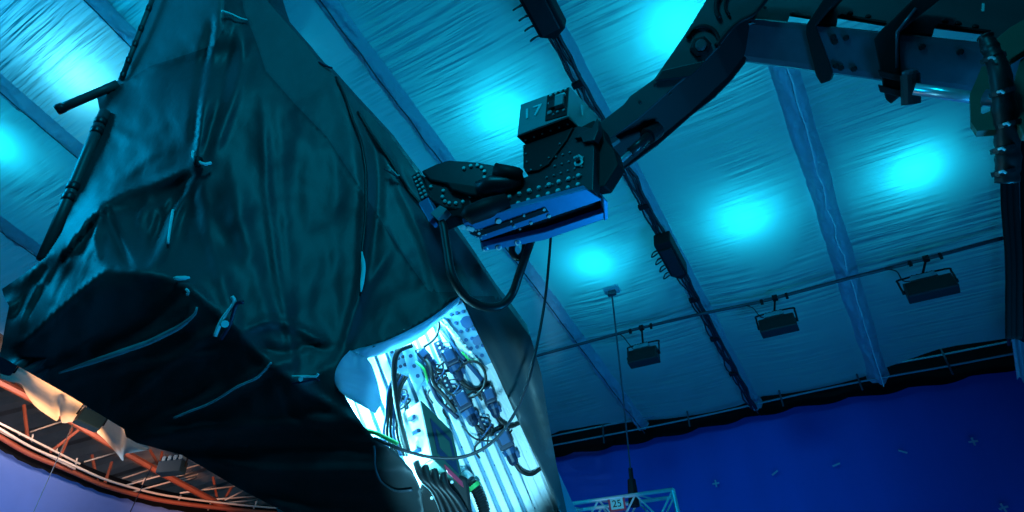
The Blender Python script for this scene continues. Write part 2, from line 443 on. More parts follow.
# ------------------------------------------------------------------ ROPE, TRUSS, SIGN
top = ceil_at(612, 289, .10); 
tr = three((560, 500, 13.0), (680, 489, 12.6), (620, 560, 12.8))
root = empty('hanging_rope', P(633, 492, 12.9), 'thin rope hanging from a ceiling plate down to the numbered truss', 'rope')
b = MB(); b.box(top - N_up * .03, Wdir * .16, Udir * .10, N_up * .04, .01); b.build('ceiling_plate', M['sleeve'], root)
b = MB(); b.box(top - N_up * .12, Wdir * .09, Udir * .04, N_up * .06, .01); b.build('pulley_block', M['rail'], root)
bot = P(633, 494, 12.9)
b = MB(); b.tube([top - N_up * .15, top.lerp(bot, .5), bot + V((0, 0, .5))], .018, 6); b.build('rope_line', M['wire'], root)
b = MB(); b.tube([bot + V((0, 0, .55)), bot + V((0, 0, .25))], .05, 6); b.tube([bot + V((0, 0, .3)), bot + V((0, 0, -.25))], [.09, .12], 8); b.build('hoist_hook', M['black'], root)
# truss: box lattice of tubes
A = tr.at(545, 507.5); B = tr.at(673, 489.5)
ax = (B - A).normalized(); A = A - ax * 1.2
dnv = -V((0, 0, 1)); dnv = (dnv - ax * dnv.dot(ax)).normalized(); bk = -(ax.cross(dnv)).normalized()
if bk.dot(EYE - A) > 0: bk = -bk
S = .52; LT = (B - A).length
root = empty('lighting_truss', A.lerp(B, .5) + dnv * S, 'pale lattice truss hanging at the bottom edge in front of the blue screen', 'truss')
for k, off in enumerate((V((0, 0, 0)), dnv * S, bk * S, dnv * S + bk * S)):
    b = MB(); b.tube([A + off, B + off], .042, 8); b.build('chord', M['truss'], root, smooth=True)
nb = 5
for i in range(nb):
    p0 = A + ax * LT * i / nb; p1 = A + ax * LT * (i + .5) / nb; p2 = A + ax * LT * (i + 1) / nb
    for off in (V((0, 0, 0)), bk * S):
        b = MB(); b.tube([p0 + off, p1 + off + dnv * S], .022, 6); b.build('brace', M['truss'], root)
        b = MB(); b.tube([p1 + off + dnv * S, p2 + off], .022, 6); b.build('brace', M['truss'], root)
    b = MB(); b.tube([p0, p1 + bk * S], .018, 6); b.build('brace', M['truss'], root)
for off in (V((0, 0, 0)), bk * S):
    b = MB(); b.tube([B + off, B + off + dnv * S], .042, 8); b.build('end_post', M['truss'], root)
for off in (V((0, 0, 0)), dnv * S):
    b = MB(); b.tube([B + off, B + off + bk * S], .03, 8); b.build('end_bar', M['truss'], root)
# sign
sc_ = tr.at(617, 504, .09); zz = -dnv
root = empty('number_sign', sc_, 'small red-framed sign with black number on the lattice truss', 'sign')
b = MB(); b.box(sc_, ax * .165, zz * .125, bk * .008); b.build('sign_plate', M['truss'], root)
b = MB()
for sgn in (-1, 1):
    b.box(sc_ + ax * .155 * sgn - bk * .01, ax * .022, zz * .145, bk * .012)
    b.box(sc_ + zz * .13 * sgn - bk * .01, ax * .165, zz * .02, bk * .012)
b.build('sign_border', M['red_t'], root)
text('25', 'sign_number', sc_ - bk * .012, ax, zz, .20, M['black'], root)

# ------------------------------------------------------------------ LEFT: roof structure
def poly_depth(pts): return [P(*p) for p in pts]
bs = smooth_path([P(*p) for p in [(-120, 385, 17.5), (-60, 415, 18.5), (0, 446, 19.6), (30, 462, 20.3), (65, 475, 21.2), (100, 489, 22.2), (135, 499, 23.2), (170, 507, 24), (220, 515, 25), (280, 520, 26), (360, 522, 27)]], 5)
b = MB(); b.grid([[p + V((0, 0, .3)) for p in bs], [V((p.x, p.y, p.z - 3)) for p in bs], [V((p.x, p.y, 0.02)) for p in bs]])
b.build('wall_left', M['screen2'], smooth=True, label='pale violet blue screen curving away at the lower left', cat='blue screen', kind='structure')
def toward(p, d): return p + (EYE - p).normalized() * d
b = MB(); b.grid([[toward(p, .2) + V((0, 0, -.05 - .06 * abs(math.sin(i * 1.3)))) for i, p in enumerate(bs)], [toward(p, .2) + V((0, 0, .55)) for p in bs]])
b.build('trim_2', M['valance'], smooth=True, label='black cloth strip above the violet blue screen at left', cat='valance', kind='structure')
ring = smooth_path([P(*p) for p in [(-60, 402, 18), (0, 437, 19.3), (30, 454, 20), (65, 468.5, 20.9), (100, 484, 21.9), (130, 493, 22.7), (165, 501, 23.5), (220, 508, 24.6), (275, 513, 25.6), (340, 516, 26.5)]], 4)
root = empty('ring_girder', ring[8], 'orange curved steel ring girder along the top of the violet blue screen', 'girder')
b = MB(); b.tube(ring, .085, 8); b.build('ring_tube', M['orange'], root, smooth=True)
b = MB(); b.tube([toward(p, .3) + V((0, 0, .2)) for p in ring], .04, 6); b.build('ring_rail', M['pale'], root, smooth=True)
chord = smooth_path([P(*p) for p in [(-60, 352, 18.2), (0, 382, 19.4), (40, 403, 20.2), (80, 426, 21.1), (110, 444, 21.9), (140, 461, 22.6), (180, 483, 23.6), (225, 507, 24.8), (260, 524, 25.6)]], 4)
root = empty('roof_truss', chord[8], 'long orange roof truss crossing the dark deck at the lower left', 'truss')
b = MB(); b.tube(chord, .115, 6); b.build('bottom_chord', M['orange'], root, smooth=False)
deckpl = three((0, 420, 25), (300, 500, 31), (60, 330, 25.5))
def dk(px, py): return deckpl.at(px, py, .35)
for a, c in [((12, 388), (20, 350)), ((57, 416), (27, 398)), ((28, 440), (24, 405)), ((60, 457), (72, 428)), ((98, 485), (92, 455)), ((105, 483), (112, 462)), ((50, 452), (86, 424)), ((218, 503), (213, 477)), ((222, 504), (232, 486)), ((160, 468), (162, 452)), ((165, 476), (150, 450)), ((30, 396), (5, 376))]:
    i = min(range(len(chord)), key=lambda k: 0)
    dA = 19.6 + a[0] * .024; dB = dA + .6
    b = MB(); b.tube([P(a[0], a[1], dA), P(c[0], c[1], dB)], .055, 6); b.build('brace', M['orange'], root)
# deck: corrugated sheet
o = deckpl.p; dn = deckpl.n
e1 = (deckpl.at(140, 440) - deckpl.at(0, 480)).normalized()      # ribs run this way
e2 = dn.cross(e1).normalized()
b = MB(); rows = []
cen = deckpl.at(110, 440)
K = 110
for i in range(K + 1):
    s = -14 + 28 * i / K
    h = .22 if (i % 4) in (1, 2) else 0.
    rows.append([cen + e2 * s + e1 * t + dn * h for t in (-16, -6, 4, 14)])
b.grid(rows)
b.build('ceiling', M['deck'], label='dark corrugated roof deck beyond the cloth ceiling at lower left', cat='roof', kind='structure')
# pale pipes: catwalk rails
root = empty('catwalk_railing', P(40, 446, 20), 'pale double pipe railing beside the orange ring at the far left', 'railing')
def pale(a, c, da, dc, r=.035, name='rail_pipe', par=None):
    b = MB(); b.tube([P(a[0], a[1], da), P(c[0], c[1], dc)], r, 6); return b.build(name, M['pale'], par, smooth=True)
pale((-30, 408), (80, 464), 18.6, 21, par=root); pale((-30, 416), (75, 469), 18.6, 21, par=root)
for x, y in ((17, 440), (30, 442), (74, 466), (55, 452)):
    pale((x, y + 6), (x + 3, y - 8), 19.9 + x * .02, 19.9 + x * .02, .03, 'rail_post', root)
root = empty('joist_railing', P(150, 485, 22), 'row of pale pipes between the ring and the orange truss, under the second blue box', 'railing')
for a, c in [((100, 486), (148, 470)), ((104, 491), (152, 476)), ((122, 495), (198, 474)), ((113, 489), (205, 463)), ((30, 432), (72, 418)), ((84, 462), (118, 452)), ((180, 493), (235, 486)), ((196, 492), (215, 486)), ((172, 478), (192, 472)), ((176, 483), (196, 477)), ((205, 500), (260, 496)), ((225, 500), (245, 490)), ((226, 503), (256, 500))]:
    pale(a, c, 20.6 + a[0] * .018, 21.2 + c[0] * .018, .035, 'pipe', root)
for x, y in ((118, 482), (142, 480), (178, 497), (210, 500), (254, 503)):
    pale((x - 2, y + 10), (x + 3, y - 2), 20.9 + x * .018, 20.9 + x * .018, .035, 'post', root)
# white cloth hems catching warm light
def hem(top_px, bot_px, d0, d1, label):
    n = 26; rows = []
    tp = smooth_path([V((x, y, 0)) for x, y in top_px], 8); bp_ = smooth_path([V((x, y, 0)) for x, y in bot_px], 8)
    def samp(l, t):
        k = t * (len(l) - 1); i = min(int(k), len(l) - 2); return l[i].lerp(l[i + 1], k - i)
    for q in range(9):
        row = []
        for i in range(n + 1):
            t = i / n; a = samp(tp, t); c = samp(bp_, t); p = a.lerp(c, q / 8)
            row.append(P(p.x, p.y, d0 + (d1 - d0) * t - .5 * (q / 8) + .14 * math.sin(t * 13 + q * .35) * (q / 8) + .12 * math.sin(q * .8)))
        rows.append(row)
    b = MB(); b.grid(rows); return b.build('cloth_hem', M['drape'], smooth=True, label=label, cat='cloth', group='loose hems of the ceiling cloth')
hem([(2, 362), (30, 372), (60, 388), (88, 404)], [(0, 378), (10, 382), (21, 384), (26, 394), (36, 407), (50, 417), (57, 421), (60, 415), (62, 423), (70, 422), (76, 421), (82, 409)], 17.8, 19.2, 'pale cloth hem glowing warm orange, hanging below the tarpaulin left of the first blue box')
hem([(100, 408), (110, 414), (125, 426), (150, 448)], [(97, 433), (104, 439), (112, 448), (118, 455), (123, 461), (125, 454), (132, 453), (147, 450)], 19.4, 20.6, 'pale lilac cloth hem hanging below the tarpaulin right of the first blue box')
def bluebox(px, py, w, h, d, label):
    c = P(px, py, d); s = d / F
    xa = (P(px + 10, py + 4.5, d + .15) - c).normalized() if px < 120 else (P(px + 10, py - 1, d) - c).normalized()
    za = (V((0, 0, 1)) - xa * xa.z).normalized(); ya = xa.cross(za)
    root = empty('floodlight', c, label, 'floodlight', 'blue floodlights by the orange truss')
    b = MB(); b.box(c, xa * w * s / 2, za * h * s / 2, ya * .22, .03); b.build('lamp_body', M['plugb'] if False else M['fixture_blue'], root)
    b = MB()
    for k in range(4): b.box(c + xa * w * s * (-.36 + .24 * k) + za * (h * s / 2 + .09), xa * w * s * .08, za * .10, ya * .15, .02)
    b.build('cooling_pack', M['pale_blue'], root)
    b = MB(); b.tube([c - xa * (w * s / 2 + .05), c - xa * (w * s / 2 + .05) + za * h * s * .9, c + xa * (w * s / 2 + .05) + za * h * s * .9, c + xa * (w * s / 2 + .05)], .03, 6); b.build('yoke', M['black'], root)
M['fixture_blue'] = mat('floodlight_blue', (.006, .025, .045), .6, spec=.15)
M['pale_blue'] = mat('floodlight_gear', (.06, .14, .20), .5)
bluebox(90, 420, 23, 14, 18.6, 'dark blue floodlight between the two cloth hems at lower left')
bluebox(172, 468, 24, 12, 21.2, 'dark blue floodlight clamped on the orange truss, lowest of the blue boxes')
bluebox(1, 368, 20, 14, 17.6, 'dark blue floodlight cut by the left edge above the warm cloth hem')
for a, c, t in [((73, 424), (30, 520), 'thin wire hanging across the dark roof at the far left'), ((152, 466), (124, 525), 'thin wire hanging below the second cloth hem')]:
    b = MB(); b.tube([P(*a, 18.5), P(*c, 18.0)], .014, 5); b.build('hanging_wire', M['wire'], label=t, cat='wire')

exec_parts = True
# ------------------------------------------------------------------ CRANE ARM
aw = V((dirv(1040, 732).x, dirv(1040, 732).y, 0)).normalized()          # horizontal, away across the arm's width
ap = three((597, 130, 6.8), (743, 23, 6.5), (706, 0, 6.62))
arm = empty('crane_arm', P(720, 60, 6.8), 'huge dark steel crane arm coming in from the upper right, holding the bolted head', 'crane')
plate = [(592, 128), (597, 125), (624, 104), (630, 96), (654, 79), (670, 56), (685, 34), (706, 0), (730, -45), (800, -45), (768, 0), (757, 12), (742, 20), (732, 29), (718, 47), (700, 66), (677, 84), (640, 117), (599, 147)]
b = MB(); b.prism(ap.poly(plate, .02), -ap.n * .05, .008); b.build('side_plate', M['arm'], arm)
b = MB(); b.prism(ap.poly([(602, 128), (656, 84), (690, 34), (715, -10), (728, -40), (748, -40), (743, 0), (733, 22), (714, 47), (676, 83), (602, 145)]), aw * .48, .03); b.build('box_section', M['black'], arm)
b = MB(); b.prism([p + aw * .48 for p in ap.poly([q for q in plate if q[0] < 733 or q[1] < 0 and q[0] < 760], .02)], ap.n * -.05, .008); b.build('side_plate', M['steel_black'], arm)
# weld cover strip, collars and pin on the side plate
b = MB(); b.prism(ap.poly([(662, 72), (706, 62), (699, 70), (690, 78), (655, 82)], .03), ap.n * .05, .008); b.build('cross_strap', M['steel_black'], arm)
def arc(cx, cy, r, a0, a1, wpx, m, name, pl=ap, off=.045, sq=1.):
    pts = [pl.at(cx + r * math.cos(math.radians(a0 + (a1 - a0) * k / 18)), cy + r * sq * math.sin(math.radians(a0 + (a1 - a0) * k / 18)), off) for k in range(19)]
    b = MB(); b.tube(pts, wpx, 6); return b.build(name, m, arm, smooth=True)
arc(703, 42, 16, -165, 20, .022, M['black'], 'weld_seam')
arc(737, 6, 21, -215, -90, .028, M['black'], 'weld_seam')
arc(740, 4, 15, -225, -100, .016, M['black'], 'weld_seam')
b = MB(); pts = ap.poly([(716, 46), (728, 31), (740, 21), (752, 15), (762, 4), (775, -12)], .04); b.tube(smooth_path(pts), .028, 6); b.build('plate_edge', M['black'], arm, smooth=True)
c = ap.at(700.5, 47.5, .03)
b = MB(); b.dome(c, ap.n, .115, .05, 6); pin = b.build('pivot_pin', M['black'], arm)
b = MB(); b.dome(c + ap.n * .05, ap.n, .06, .04, 12); b.build('pin_cap', M['arm'], pin)
for x, y in ((655, 91), (670, 100), (640, 108), (765, 8)):
    b = MB(); b.dome(ap.at(x, y, .02) if x > 700 else ap.at(x, y - 6, .02), ap.n, .018); b.build('plate_bolt', M['steel_black'], arm)
# hydraulic ram beneath the arm
b = MB(); b.tube([P(657, 129, 6.85), P(648, 136, 6.78)], [.10, .10], 14); b.build('ram_head', M['steel_black'], arm, smooth=False)
b = MB(); b.tube([P(649, 136, 6.75), P(630, 153, 6.68)], .055, 12); b.build('ram_cylinder', M['steel_black'], arm, smooth=True)
b = MB(); b.tube([P(631, 152, 6.68), P(612, 168, 6.62)], .03, 10); b.build('ram_rod', M['chrome'], arm, smooth=True)
b = MB(); b.prism([P(601, 145, 6.62), P(615, 136, 6.62), P(619, 139, 6.62), P(609, 146, 6.62), P(612, 152, 6.62), P(606, 153, 6.62)], aw * .05, .005); b.build('ram_lug', M['arm'], arm)
# telescoping boom tube
A = P(738, 39, 6.85); B = P(1060, 78, 5.62); ax = (B - A).normalized(); vd = ((A + B) / 2 - EYE).normalized()
pe = ax.cross(vd).normalized(); vd = pe.cross(ax).normalized()
if pe.z < 0: pe = -pe
b = MB(); b.box((A + B) / 2 + vd * .15, (B - A) / 2, pe * .235, vd * .2, .07)
b.build('boom_tube', M['tube'], arm, smooth=False)
tubepl = Plane(A - vd * .05, ax, pe)
bol = [(833, 37), (846, 38), (835, 42), (841, 68), (854, 69), (922, 47), (960, 52), (836, 66)]
for x, y in bol:
    b = MB(); b.dome(tubepl.at(x, y), -vd, .032, .03, 8); b.build('tube_bolt', M['black'], arm)
# upper boom beam with slots between it and the tube
up = three((743, 20, 6.75), (985, 40, 5.95), (880, -40, 7.2))
poly = [(700, -60), (1080, -60), (1080, 44), (992, 41), (991, 32), (935, 25), (933, 34), (888, 31), (887, 23), (838, 15), (837, 24), (812, 23), (811, 16), (790, 13), (788, 21), (735, 24)]
b = MB(); b.prism(up.poly(poly), -up.n * .04); b.build('upper_beam', M['arm'], arm)
for seg in ([(792, 14), (810, 17)], [(840, 15.5), (886, 23)], [(937, 25.5), (990, 32)]):
    b = MB(); b.tube(up.poly(seg, .03), .022, 6); b.build('slot_edge', M['black'], arm)
for x, y in ((850, 14), (868, 17), (945, 22), (958, 24), (975, 27)):
    b = MB(); b.dome(up.at(x, y), up.n, .03); b.build('beam_bolt', M['black'], arm)
xd = (up.at(990, 9) - up.at(978, 8)).normalized()
text('1', 'stencil_digit', up.at(983, 8, .01), xd, V((0, 0, 1)), .23, M['white'], arm, label='white stencilled number one')
# clamp brackets
bp1 = Plane(tubepl.p - vd * .06, ax, pe)
b = MB(); b.prism(bp1.poly([(828, -8), (846, -8), (828, 10), (816, 26), (825, 50), (833, 72), (830, 81), (821, 84), (816, 76), (806, 34), (806, 25)]), vd * .5, .015); br = b.build('clamp_bracket', M['black'], arm)
b = MB(); b.prism(bp1.poly([(920, -8), (950, -8), (922, 14), (899, 33), (901, 72), (903, 94), (891, 104), (886, 100), (880, 70), (874, 39), (879, 32)]), vd * .5, .015); br = b.build('clamp_bracket', M['black'], arm)
b = MB(); b.tube(bp1.poly([(916, 8), (897, 32), (897, 68)], .02), .015, 6); b.build('bracket_rib', M['tube'], br, smooth=True)
for yy in (73, 88):
    b = MB(); b.prism(bp1.poly([(878, yy - 3), (905, yy + 4), (916, yy + 6), (916, yy + 11), (904, yy + 10), (880, yy + 4)], .12), vd * .2, .01); b.build('clevis_ear', M['black'], br)
c0 = bp1.at(910, 74, .16); c1 = bp1.at(911, 104, .16)
b = MB(); b.tube([c0, c1], .085, 14); b.build('clevis_pin', M['steel_black'], br, smooth=False)
b = MB(); b.dome(c0, c0 - c1, .07, .04, 12); b.build('pin_cap', M['tube'], br)
b = MB(); b.tube([bp1.at(914, 89, .24), bp1.at(1010, 103, .22)], .058, 16); b.build('hydraulic_rod', M['chrome'], arm, smooth=True)
# olive flanges at the right edge
fp = three((980, 70, 5.55), (980, 125, 5.2), (1024, 70, 5.35))
def framed(outer, hole, pl, dep):
    # plate with a window: two polygons joined edge to edge
    b = MB(); n = len(outer)
    for i in range(n):
        j = (i + 1) % n
        b.prism(pl.poly([outer[i], outer[j], hole[j], hole[i]]), dep)
    return b
b = framed([(982, 66), (970, 94), (971, 122), (977, 131), (1001, 129), (1001, 66)], [(992, 92), (981, 102), (981, 113), (983, 114), (990, 111), (992, 100)], fp, -fp.n * .07)
b.build('olive_flange', M['olive'], arm, label='olive painted flange with a window')
b = MB(); b.prism(fp.poly([(1040, 10), (1010, 27), (997, 38), (989, 50), (1000, 70), (1012, 58), (1040, 40)], .12), -fp.n * .08, .01); b.build('olive_flange', M['olive'], arm, label='olive painted upper flange')
b = MB(); b.prism(fp.poly([(1040, 44), (1020, 60), (1013, 84), (1016, 120), (1022, 134), (1040, 134)], .05), -fp.n * .08, .01); b.build('olive_flange', M['olive'], arm, label='olive painted flange at the photo edge')
b = MB(); b.tube(fp.poly([(984, 97), (1012, 101)], .05), .07, 12); b.build('rod_eye', M['tube'], arm, smooth=True)
# wrapped hose bundle
root = empty('hose_bundle', P(1008, 340, 5.3), 'black wrapped hose bundle hanging down the right edge beside the olive flanges', 'hoses')
pth = pxpath([(985, 36, 5.25), (991, 50, 5.2), (1000, 74, 5.1), (1005, 115, 5.1), (1008, 154, 5.15), (1007, 182, 5.2)], 8)
rr = [.055 + .035 * math.sin(min(i * .045, 1.57)) + .016 * noise.noise(V((i * .5, 0, 0))) for i in range(len(pth))]
b = MB(); b.tube(pth, rr, 14); b.build('wrap_sleeve', M['rubber'], root, smooth=True)
for q, (x0, x1) in enumerate(((1003, 1006), (1008, 1010), (1014, 1016))):
    b = MB(); b.tube(pxpath([(x0, 172, 5.2), (x0 + 1, 210, 5.3), (x1 + 2, 260, 5.4), (x1 + 2, 300, 5.5), (x1 + 2, 338, 5.6)], 6), .022 + .006 * q, 8); b.build('hose', M['valance'], root, smooth=True)
for x, y, d in ((989, 58, 5.1), (998, 92, 5.0), (1004, 124, 5.0), (999, 149, 5.05), (1000, 172, 5.1)):
    b = MB(); t = (P(x + 3, y + 10, d) - P(x, y, d)).normalized(); c = P(x + 4, y, d + .07)
    b.tube([c - t * .02, c + t * .02], .092, 14); b.build('hose_tie', M['steel_black'], root)
    b = MB(); b.tube([P(x, y, d), P(x + 3, y - 1, d - .05), P(x + 6, y + 1, d - .05)], .012, 6); b.build('tie_tail', M['bolt'], root)
# dark drape and truss at the right edge of the ceiling
dp = three((1005, 130, 9.5), (1005, 350, 12.2), (1060, 200, 10.2))
b = MB(); rows = []
for k in range(13):
    x0 = 1004 + k * 7
    rows.append([dp.at(x0 + (y - 130) * .03, y, .12 * math.sin(k * 1.9)) for y in range(90, 350, 10)])
b.grid(rows); b.build('side_drape', M['valance'], smooth=True, label='black side drape hanging along the right edge of the ceiling cloth', cat='drape')
root = empty('edge_truss', dp.at(1008, 350, .5), 'thin dark ladder frame hanging in front of the black side drape at the right edge', 'frame')
for x in (1003, 1016):
    b = MB(); b.tube([dp.at(x, 120, .5), dp.at(x + 6, 345, .5)], .03, 6); b.build('upright', M['rail'], root)
for y in (150, 190, 214, 238, 262, 290, 318):
    b = MB(); b.tube([dp.at(1003 + (y - 120) * .027, y, .5), dp.at(1016 + (y - 120) * .027, y - 3, .5)], .022, 6); b.build('rung', M['rail'], root)
sk = three((1012, 345, 11.0), (1024, 385, 11.0), (1050, 350, 11.2))
b = MB(); rows = []
for k in range(19):
    t = k / 18
    rows.append([sk.at(1011 + 2.2 * k + s * 6, 336 + 40 * s + 1.1 * k + (4 if k % 3 == 0 else 0) * s, .10 * math.sin(k * 1.3)) for s in [q / 6 for q in range(7)]])
b.grid(rows); b.build('pleated_cloth', M['skirt'], smooth=True, label='pale pleated cloth corner at the right edge beside the valance', cat='cloth')

# ------------------------------------------------------------------ REMOTE HEAD
d1 = V((dirv(-1194, 732).x, dirv(-1194, 732).y, 0)).normalized()         # to the viewer's left
d2 = V((dirv(1190, 732).x, dirv(1190, 732).y, 0)).normalized()           # right and away
ZV = V((0, 0, 1))
hp = Plane(P(545, 165, 6.45), d1, ZV)
head = empty('bolted_head', hp.at(540, 245), 'dark bolted steel head at the end of the crane arm, with a blue base plate', 'head')
b = MB(); b.prism(hp.poly([(524, 146), (560, 132), (578, 126), (592, 128), (594, 150), (593, 190), (545, 200), (509, 212), (502, 206), (505, 194), (528, 176), (524, 170)]), d2 * .12, .01)
b.build('side_plate', M['steel_black'], head)
b = MB(); b.prism(hp.poly([(578, 128), (594, 120), (602, 128), (606, 140), (614, 150), (618, 164), (604, 186), (592, 188)], -.10), d2 * .14, .015)
b.build('mount_block', M['black'], head)
b = MB(); b.prism(hp.poly([(523, 145), (573, 127), (566, 140), (548, 164), (538, 170), (527, 172), (523, 168)], .03), d2 * .06, .01)
b.build('cover_plate', M['black'], head)
# bolts on the side plate
for row, (x0, y0, x1, y1, n, r, m) in enumerate([(510, 197.5, 579, 176.5, 8, .026, 'bolt'), (509, 207, 578.5, 185.5, 8, .026, 'bolt')]):
    for k in range(n):
        x = x0 + (x1 - x0) * k / (n - 1); y = y0 + (y1 - y0) * k / (n - 1)
        b = MB(); b.dome(hp.at(x, y, .005), hp.n, r * random.uniform(.9, 1.1), .03, 8); b.build('plate_bolt', M['bolt'], head, label='bright bolt')
for k in range(22):
    r_ = k // 6; q = k % 6
    x = 546 + q * 7 + r_ * 1.0; y = 187 - q * 2.2 - r_ * 9.2
    if y < 143 or x < 545 + r_ * 2: continue
    b = MB(); b.dome(hp.at(x, y, .003), hp.n, .014, .015, 6); b.build('small_bolt', M['grey'], head)
for x, y in ((524, 148), (526, 154), (531, 170), (541, 166), (549, 158), (560, 144), (527, 162)):
    b = MB(); b.dome(hp.at(x, y, .035), hp.n, .012, .012, 6); b.build('small_bolt', M['grey'], head)
c = hp.at(579, 163, .01)
b = MB(); b.dome(c, hp.n, .05, .02, 16); pv = b.build('eye_bolt', M['bolt'], head, label='bright eye bolt')
b = MB(); b.dome(c + hp.n * .02, hp.n, .028, .03, 8); b.build('bolt_centre', M['black'], pv)
b = MB(); b.tube([hp.at(574, 158, .02), hp.at(579, 155.5, .04), hp.at(583, 159, .02)], .014, 6); b.build('bolt_ring', M['bolt'], pv)
# hooks and lugs beside the control box
for pts in ([(574, 138), (582, 132), (592, 128), (597, 118), (598, 130), (594, 140), (583, 142), (581, 137)],):
    b = MB(); b.prism(hp.poly(pts, .05), d2 * .08, .006); b.build('lifting_lug', M['steel_black'], head)
# control box with 17
kp = Plane(hp.at(545, 115, .14), d1, ZV)
fr = [(520.6, 104.6), (569.8, 86.8), (568.2, 116), (517.2, 135.2)]
q = kp.poly(fr)
b = MB(); b.prism(q, d2 * .62, .006); cb = b.build('control_box', M['grey'], head)
nx = (q[1] - q[0]).normalized(); ny = (q[0] - q[3]).normalized(); nf = nx.cross(ny).normalized()
if nf.dot(EYE - q[0]) < 0: nf = -nf
def fr_at(u, v, off=0): return (q[3].lerp(q[2], u)).lerp(q[0].lerp(q[1], u), v) + nf * off
b = MB(); b.prism([fr_at(.555, .10), fr_at(.975, .04), fr_at(.985, .97), fr_at(.56, .95)], nf * .012); sp = b.build('switch_panel', M['black'], cb)
text('17', 'stencil_digits', fr_at(.27, .56, .008), nx, ny, .25, M['digit'], cb, label='faded white number seventeen')
for u, v, r, m in ((.64, .88, .018, 'bolt'), (.74, .89, .018, 'bolt'), (.84, .90, .018, 'bolt'), (.93, .90, .018, 'bolt'), (.64, .62, .028, 'white'), (.64, .30, .03, 'grey'), (.80, .22, .018, 'grey'), (.92, .2, .018, 'grey'), (.72, .18, .014, 'grey')):
    b = MB(); b.dome(fr_at(u, v, .012), nf, r, .02, 12); b.build('push_button', M[m], sp)
b = MB(); b.box(fr_at(.84, .50, .04), nx * .05, ny * .09, nf * .03, .01); b.build('selector_switch', M['grey'], sp)
b = MB(); b.box(fr_at(.86, .66, .05), nx * .055, ny * .014, nf * .02, .004); b.build('switch_lever', M['bolt'], sp)
b = MB(); b.box(fr_at(.68, .50, .03), nx * .035, ny * .06, nf * .02, .008); b.build('selector_switch', M['steel_black'], sp)
xs = d2
text('1', 'side_digit', q[1].lerp(q[2], .42) + d2 * .22 + nx * .012, d2, ZV, .26, M['digit'], cb)
b = MB()
nc = [(fr_at(0, 0)), (fr_at(1, 0)), fr_at(1, 0) + d2 * .62, fr_at(0, 0) + d2 * .62]
b.prism([p - ny * .008 for p in nc], -ny * .02, .004); bt = b.build('bottom_plate', M['black'], cb)
for i in range(6):
    for j in range(2):
        b = MB(); b.dome(nc[0].lerp(nc[1], .08 + .165 * i) + d2 * (.08 + .16 * j) - ny * .03, -ny, .012, .012, 6); b.build('small_bolt', M['bolt'], bt)
# blue base: slanted slab with a long dark slot
bp0 = three((464, 228, 5.92), (607, 203, 6.06), (499, 249, 6.10))
bn = bp0.n
def slab(pts, off, th, m, name, bev=.008):
    b = MB(); b.prism(bp0.poly(pts, off), -bn * th, bev); return b.build(name, M[m], head)
s1 = slab([(463, 223), (508, 210), (586, 189), (603, 200), (540, 221), (482, 241), (471, 235)], .03, .10, 'blue', 'base_plate')
slab([(480, 238), (545, 217), (604, 197), (607, 214), (545, 236), (482, 250)], -.05, .08, 'black', 'cable_slot', .004)
slab([(482, 246.5), (545, 232), (607, 211), (607.5, 218), (545, 240), (499, 249), (482, 251)], .05, .10, 'blue', 'base_lip')
slab([(603, 198), (608, 202), (608, 219), (604.5, 221), (604, 212)], .06, .2, 'blue', 'end_cap')
slab([(470, 234), (476, 232), (546, 208), (549, 212), (478, 237)], .045, .02, 'black', 'groove_strip', .002)
for x, y, r in ((472, 229, .026), (479, 233, .02), (498.5, 221, .03), (524, 215.5, .016), (544, 209.5, .02), (511, 221, .013), (531, 223, .016), (549, 216, .02), (514, 226, .014), (520, 229, .012), (463, 227, .026), (469, 228, .026)):
    b = MB(); b.dome(bp0.at(x, y, .032), bn, r, .014, 10); b.build('base_bolt', M['bolt'], head)
for k in range(14):
    x = 472.5 + (k % 4) * 3.2 + (k // 4) * 1.8; y = 231 + (k // 4) * 2.4 - (k % 4) * .5
    b = MB(); b.dome(bp0.at(x, y, .032), bn, .011, .01, 8); b.build('base_bolt', M['bolt'], head)
for x, y in ((485.5, 249), (499, 247.5), (518, 242.5)):
    b = MB(); b.dome(bp0.at(x, y, .052), bn, .03, .014, 12); bb = b.build('ring_bolt', M['bolt'], head)
    b = MB(); b.dome(bp0.at(x, y, .066), bn, .016, .004, 10); b.build('bolt_centre', M['blue'], bb)
# black drum on the base plate
b = MB(); b.tube([P(466, 220, 5.90), P(470, 215, 5.90), P(486, 209, 5.92), P(507, 203, 5.98)], [.08, .10, .11, .10], 16); b.build('pan_drum', M['black'], head, smooth=True)
# bolted knuckle
k1 = three((422, 172, 6.75), (520, 168, 6.55), (470, 200, 6.50))
b = MB(); b.prism(k1.poly([(421, 171), (436, 164), (449, 160), (477, 162), (499, 166), (520, 168), (523, 174), (516, 181), (500, 184), (494, 190), (480, 194), (455, 186), (430, 180)], .06), -k1.n * .22, .02); kn = b.build('knuckle_plate', M['steel_black'], head)
b = MB(); b.prism(k1.poly([(423, 176), (440, 180), (470, 190), (488, 196), (500, 203), (470, 207), (463, 210), (444, 208), (430, 200)], .02), -k1.n * .35, .02); kn2 = b.build('knuckle_plate', M['steel_black'], head)
b = MB(); b.prism(k1.poly([(445, 181), (478, 186), (494, 190), (488, 197), (470, 195), (452, 190)], .09), -k1.n * .1, .02); b.build('knuckle_recess', M['black'], head)
for x, y in ((464, 168.5), (471, 166.2), (477.5, 165.5), (481.7, 167.7), (484.6, 171.7), (484.6, 177.6), (483, 183.5)):
    b = MB(); b.dome(k1.at(x, y, .065), k1.n, .021, .02, 10); b.build('ring_bolt', M['bolt'], kn)
